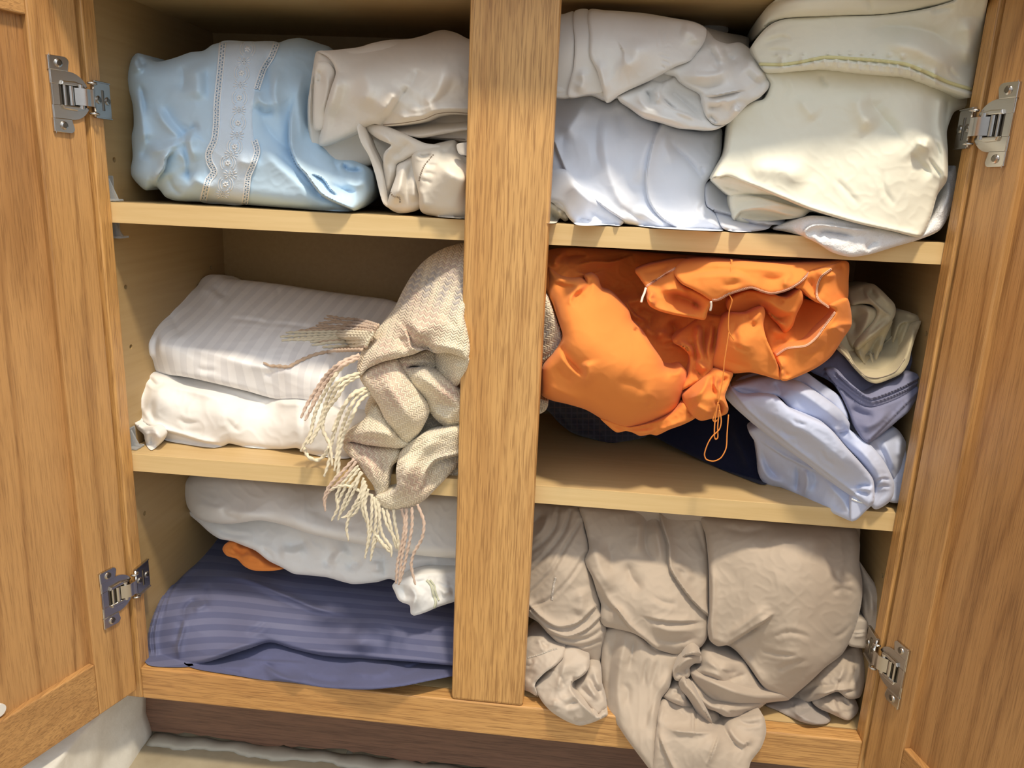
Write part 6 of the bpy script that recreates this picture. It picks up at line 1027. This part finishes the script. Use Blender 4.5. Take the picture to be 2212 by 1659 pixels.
J5c = Layer(ZN, [(205,532),(245,492),(300,445),(340,425),(395,500),(405,560),(470,620),(490,655),(400,628),(320,598),(240,558)], [(215,530,.010),(330,440,.012),(470,640,.006),(340,540,.002)], R=7, Rm=.006, thick=.03, noise=(1, 20), strokes=[('v', [(330,440),(350,500),(320,505),(290,480)], 5, 1), ('r', [(380,480),(395,570),(330,560),(250,530)], 6, .7), ('v', [(360,520),(385,560),(340,555)], 5, .7), ('r', [(230,545),(330,590),(450,630)], 6, .5)])
J5d = Layer(ZN, [(395,510),(430,480),(500,560),(580,625),(680,690),(697,722),(640,775),(600,812),(560,790),(500,745),(485,650),(430,560)], [(420,510,.010),(580,650,.004),(690,710,.008),(600,800,.000),(500,700,.006)], R=7, Rm=.006, thick=.03, noise=(1, 20), strokes=[('r', [(440,520),(530,620),(610,690),(660,720)], 6, .7), ('v', [(500,570),(560,630),(610,660),(600,700)], 5, .9), ('r', [(560,790),(640,760),(690,715)], 6, .6), ('v', [(520,740),(600,785),(650,750)], 5, .7)])
J8 = Layer(ZN, [(340,412),(372,382),(400,400),(412,435),(470,492),(540,592),(585,672),(632,762),(612,773),(530,752),(500,692),(468,622),(418,542),(358,472)], [(370,395,.000),(420,490,-.006),(540,650,-.010),(615,765,-.006),(480,600,-.006)], R=6, Rm=.006, thick=.025, noise=(.6, 24), strokes=[('r', [(375,400),(450,500),(530,620),(590,740)], 6, .6), ('p', [(545,620),(590,700),(628,762)], 4, .6), ('v', [(350,440),(440,540),(500,650)], 5, .5)])
cloth('bed_sheet', [J0, J6, J1, J4, J4c, J4b, J7, J2, J5c, J5d, J5b, J5, J8], jer, 'big greige jersey sheet in a loose knot, spilling over the bottom rail', 'bed sheet')
# jersey pillowcase squeezed beside the stile
Q1 = Layer(ZK, [(90,110),(290,115),(425,135),(445,250),(470,375),(448,440),(490,540),(522,640),(540,720),(545,790),(572,850),(545,960),(532,1055),(490,1050),(400,965),(300,930),(232,872),(170,802),(90,740)], [(150,140,.085),(420,200,.075),(130,500,.050),(300,500,.034),(500,640,.040),(300,800,.026),(150,740,.036),(540,860,.034),(520,1040,.040),(420,880,.024)], R=18, Rm=.013, thick=.10, zmax=Z2-TH-.001, noise=(1.2, 40), strokes=[('c', [(290,130),(265,250),(200,330),(110,400)], 9, .6, ''), ('c', [(360,150),(320,270),(220,400),(110,520)], 9, .7, ''), ('r', [(240,130),(200,250),(120,330)], 10, .5), ('c', [(420,210),(330,360),(250,500),(110,640)], 9, .7, ''), ('c', [(450,400),(360,540),(240,660),(110,720)], 8, .6, ''), ('S', [(100,690),(180,770),(280,830),(400,810),(500,720)], 8, .7, ''), ('S', [(100,720),(200,830),(330,890),(450,850),(540,770)], 7, .7, ''), ('c', [(240,870),(360,905),(470,890),(550,840)], 8, .7, ''), ('c', [(300,930),(420,945),(540,910)], 7, .6, ''), ('v', [(200,150),(160,200),(110,230)], 8, .6), ('r', [(400,600),(430,680),(400,770)], 20, .3)])
q1 = cloth('pillowcase', [Q1], jer, 'greige jersey pillowcase twisted upright against the centre stile on the bottom shelf', 'pillowcase')
V, F = stitches(Q1, ZK, [(272,540),(262,580),(255,630),(250,670)], 1.8, 1.2, .0005, cross=2.4); tag(link('hem_stitching', V, F, fabric('pale_grey_thread', (200, 190, 178)), q1), 'pale double stitching')
Q2a = Layer(ZO, [(20,600),(20,250),(80,175),(150,138),(225,128),(290,185),(382,225),(420,240),(400,330),(335,402),(245,462),(165,542),(142,600),(172,682),(100,642)], [(60,500,.020),(100,200,.030),(220,140,.034),(380,240,.022),(260,320,.014),(150,560,.006),(160,670,.008)], R=9, Rm=.007, thick=.05, noise=(1.2, 26), strokes=[('v', [(210,170),(225,220),(280,240)], 7, .7), ('r', [(150,150),(200,210),(230,300)], 9, .5), ('c', [(60,420),(110,400),(130,330)], 7, .8), ('r', [(140,600),(190,530),(280,440),(360,350)], 6, .6), ('v', [(80,560),(120,520),(150,440)], 8, .4), ('p', [(135,560),(150,620),(172,680)], 5, .8)])
Q2b = Layer(ZO, [(386,250),(440,230),(520,248),(575,290),(632,335),(634,405),(602,472),(540,520),(488,552),(480,600),(510,642),(600,742),(702,855),(785,800),(800,842),(740,882),(640,922),(545,942),(430,902),(300,822),(222,742),(172,662),(145,592),(232,500),(322,402),(380,345)], [(400,260,.024),(600,350,.014),(480,570,.004),(300,500,.008),(200,650,.004),(360,720,-.010),(540,850,-.014),(700,870,-.010),(790,830,-.004),(540,920,-.010),(440,420,.004)], R=10, Rm=.008, thick=.055, noise=(1.3, 32), strokes=[('s', [(480,556),(474,612),(545,712),(640,805),(722,862)], 8, .8, ''), ('v', [(386,280),(392,350),(360,440),(348,560)], 7, .7), ('r', [(420,300),(400,420),(370,540),(330,680)], 12, .5), ('v', [(500,600),(520,590),(560,560)], 6, 1.2), ('r', [(632,400),(580,480),(500,540)], 6, .6), ('c', [(250,430),(300,445),(330,440)], 6, .8), ('r', [(330,700),(310,790)], 8, .5), ('c', [(400,780),(480,740),(560,720)], 14, .7), ('c', [(490,870),(520,905),(600,900)], 8, .7), ('v', [(560,918),(660,880),(730,850)], 5, .6), ('c', [(380,480),(390,540),(400,600)], 8, .7), ('v', [(745,820),(770,790),(788,775)], 6, .9)])
Q2c = Layer(ZO, [(490,600),(560,540),(612,470),(640,395),(690,400),(735,440),(748,560),(752,640),(790,770),(760,800),(735,832),(702,850),(600,742),(512,642)], [(500,610,.012),(640,410,.020),(740,470,.020),(640,640,.004),(700,840,-.002),(780,770,.004)], R=9, Rm=.007, thick=.05, noise=(1.2, 26), strokes=[('v', [(630,480),(660,560),(720,650),(760,730)], 7, .8), ('r', [(600,520),(650,620),(720,720)], 9, .6), ('v', [(540,580),(600,640),(680,700)], 8, .5), ('r', [(670,430),(700,540),(740,620)], 8, .5), ('v', [(700,630),(745,625)], 4, .8)])
q2 = cloth('pillowcase', [Q2a, Q2c, Q2b], fabric('pale_greige_jersey', (196, 182, 166), sheen=.3, wrinkle=.03, rough=.9), 'crumpled pale greige pillowcase drooping over the bottom rail beside the centre stile', 'pillowcase')
V, F = stitches(Q2a, ZK, [(110,1010),(180,990),(240,968),(285,955)], 1.8, 1.2, .0004, cross=1.6); link('hem_stitching', V, F, fabric('pale_thread', (206, 196, 182)), q2)
# pieces at the right end
Q3 = Layer(ZK, [(1560,1255),(1700,1200),(1850,1060),(1960,970),(2060,930),(2092,1010),(2095,1120),(2080,1205),(2060,1245),(1990,1250),(1930,1210),(1800,1262),(1680,1275)], [(1700,1230,.050),(1900,1060,.048),(2070,1000,.060),(2070,1220,.034),(1850,1220,.030)], R=14, Rm=.010, thick=.10, zmin=zs3, noise=(1.6, 28), strokes=[('v', [(1680,1240),(1800,1180),(1920,1170),(1990,1090)], 9, .6), ('r', [(1760,1220),(1900,1200),(1960,1100),(1980,1000)], 12, .6), ('c', [(1990,1190),(2030,1120),(2040,1030)], 9, .6), ('v', [(1930,1210),(1950,1130)], 6, .7), ('S', [(1800,1250),(1920,1212),(2060,1195)], 6, .8)])
q3 = cloth('pillowcase', [Q3], jer, 'greige jersey pillowcase tucked behind the big knotted sheet at the lower right', 'pillowcase')
Q4 = Layer(ZQ, [(222,592),(320,555),(420,540),(600,530),(645,600),(700,655),(800,700),(806,728),(765,760),(650,766),(540,742),(430,692),(330,642)], [(240,590,.040),(550,560,.042),(640,600,.040),(600,700,.018),(790,715,.024),(450,690,.024)], R=7, Rm=.006, thick=.06, zmin=zs3, noise=(1, 22), strokes=[('r', [(505,570),(488,640),(530,688),(600,660),(655,642)], 5, .8), ('v', [(535,590),(560,620),(610,610),(640,590)], 5, .9), ('r', [(430,570),(480,650),(560,708),(700,745)], 7, .5), ('v', [(450,560),(490,650),(540,700)], 5, .6)])
cloth('pillowcase', [Q4], fabric('grey_jersey', (164, 154, 146), sheen=.3, rough=.9), 'small grey cloth end lying flat on the cabinet floor, lower right', 'pillowcase')  # one even grey, darker than the greige jersey
Q5 = Layer(ZQ, [(640,565),(690,515),(760,495),(860,505),(1000,505),(1050,600),(1052,640),(1030,682),(962,730),(880,702),(800,665),(700,622)], [(660,560,.036),(860,510,.036),(1040,600,.040),(960,710,.022),(800,620,.026)], R=8, Rm=.007, thick=.06, zmin=zs3, noise=(1, 22), strokes=[('v', [(845,520),(870,590),(905,650)], 5, .9), ('r', [(815,515),(850,600),(900,690)], 7, .6), ('v', [(900,530),(960,590),(990,620)], 5, .8), ('r', [(930,520),(1000,600),(1040,630)], 6, .5), ('c', [(900,640),(960,660),(1000,640)], 6, .8), ('r', [(700,540),(780,600),(880,680)], 9, .5)])
cloth('pillowcase', [Q5], jer, 'curled greige cloth end next to the right door hinge on the cabinet floor', 'pillowcase')
Q6 = Layer(ZL, [(690,430),(705,450),(745,510),(800,590),(830,660),(830,780),(800,880),(750,840),(722,720),(712,560)], [(700,450,.075),(820,650,.055),(740,820,.050),(720,600,.066)], R=10, Rm=.008, thick=.08, noise=(1, 26), strokes=[('r', [(740,560),(770,660),(770,800)], 10, .5), ('v', [(720,560),(740,680),(750,800)], 7, .6)])
Q7 = Layer(ZL, [(660,800),(700,780),(745,800),(745,860),(738,950),(700,952),(640,940),(620,900)], [(690,800,.050),(730,940,.044),(640,930,.046)], R=5, Rm=.004, thick=.05, strokes=[('s', [(660,860),(740,850)], 5, .6), ('s', [(655,880),(740,872)], 5, .5)])
cloth('pillowcase', [Q6, Q7], fabric('greige_cotton', (190, 178, 164), sheen=.2), 'greige cloth with a stitched hem wedged behind the lower right hinge', 'pillowcase')
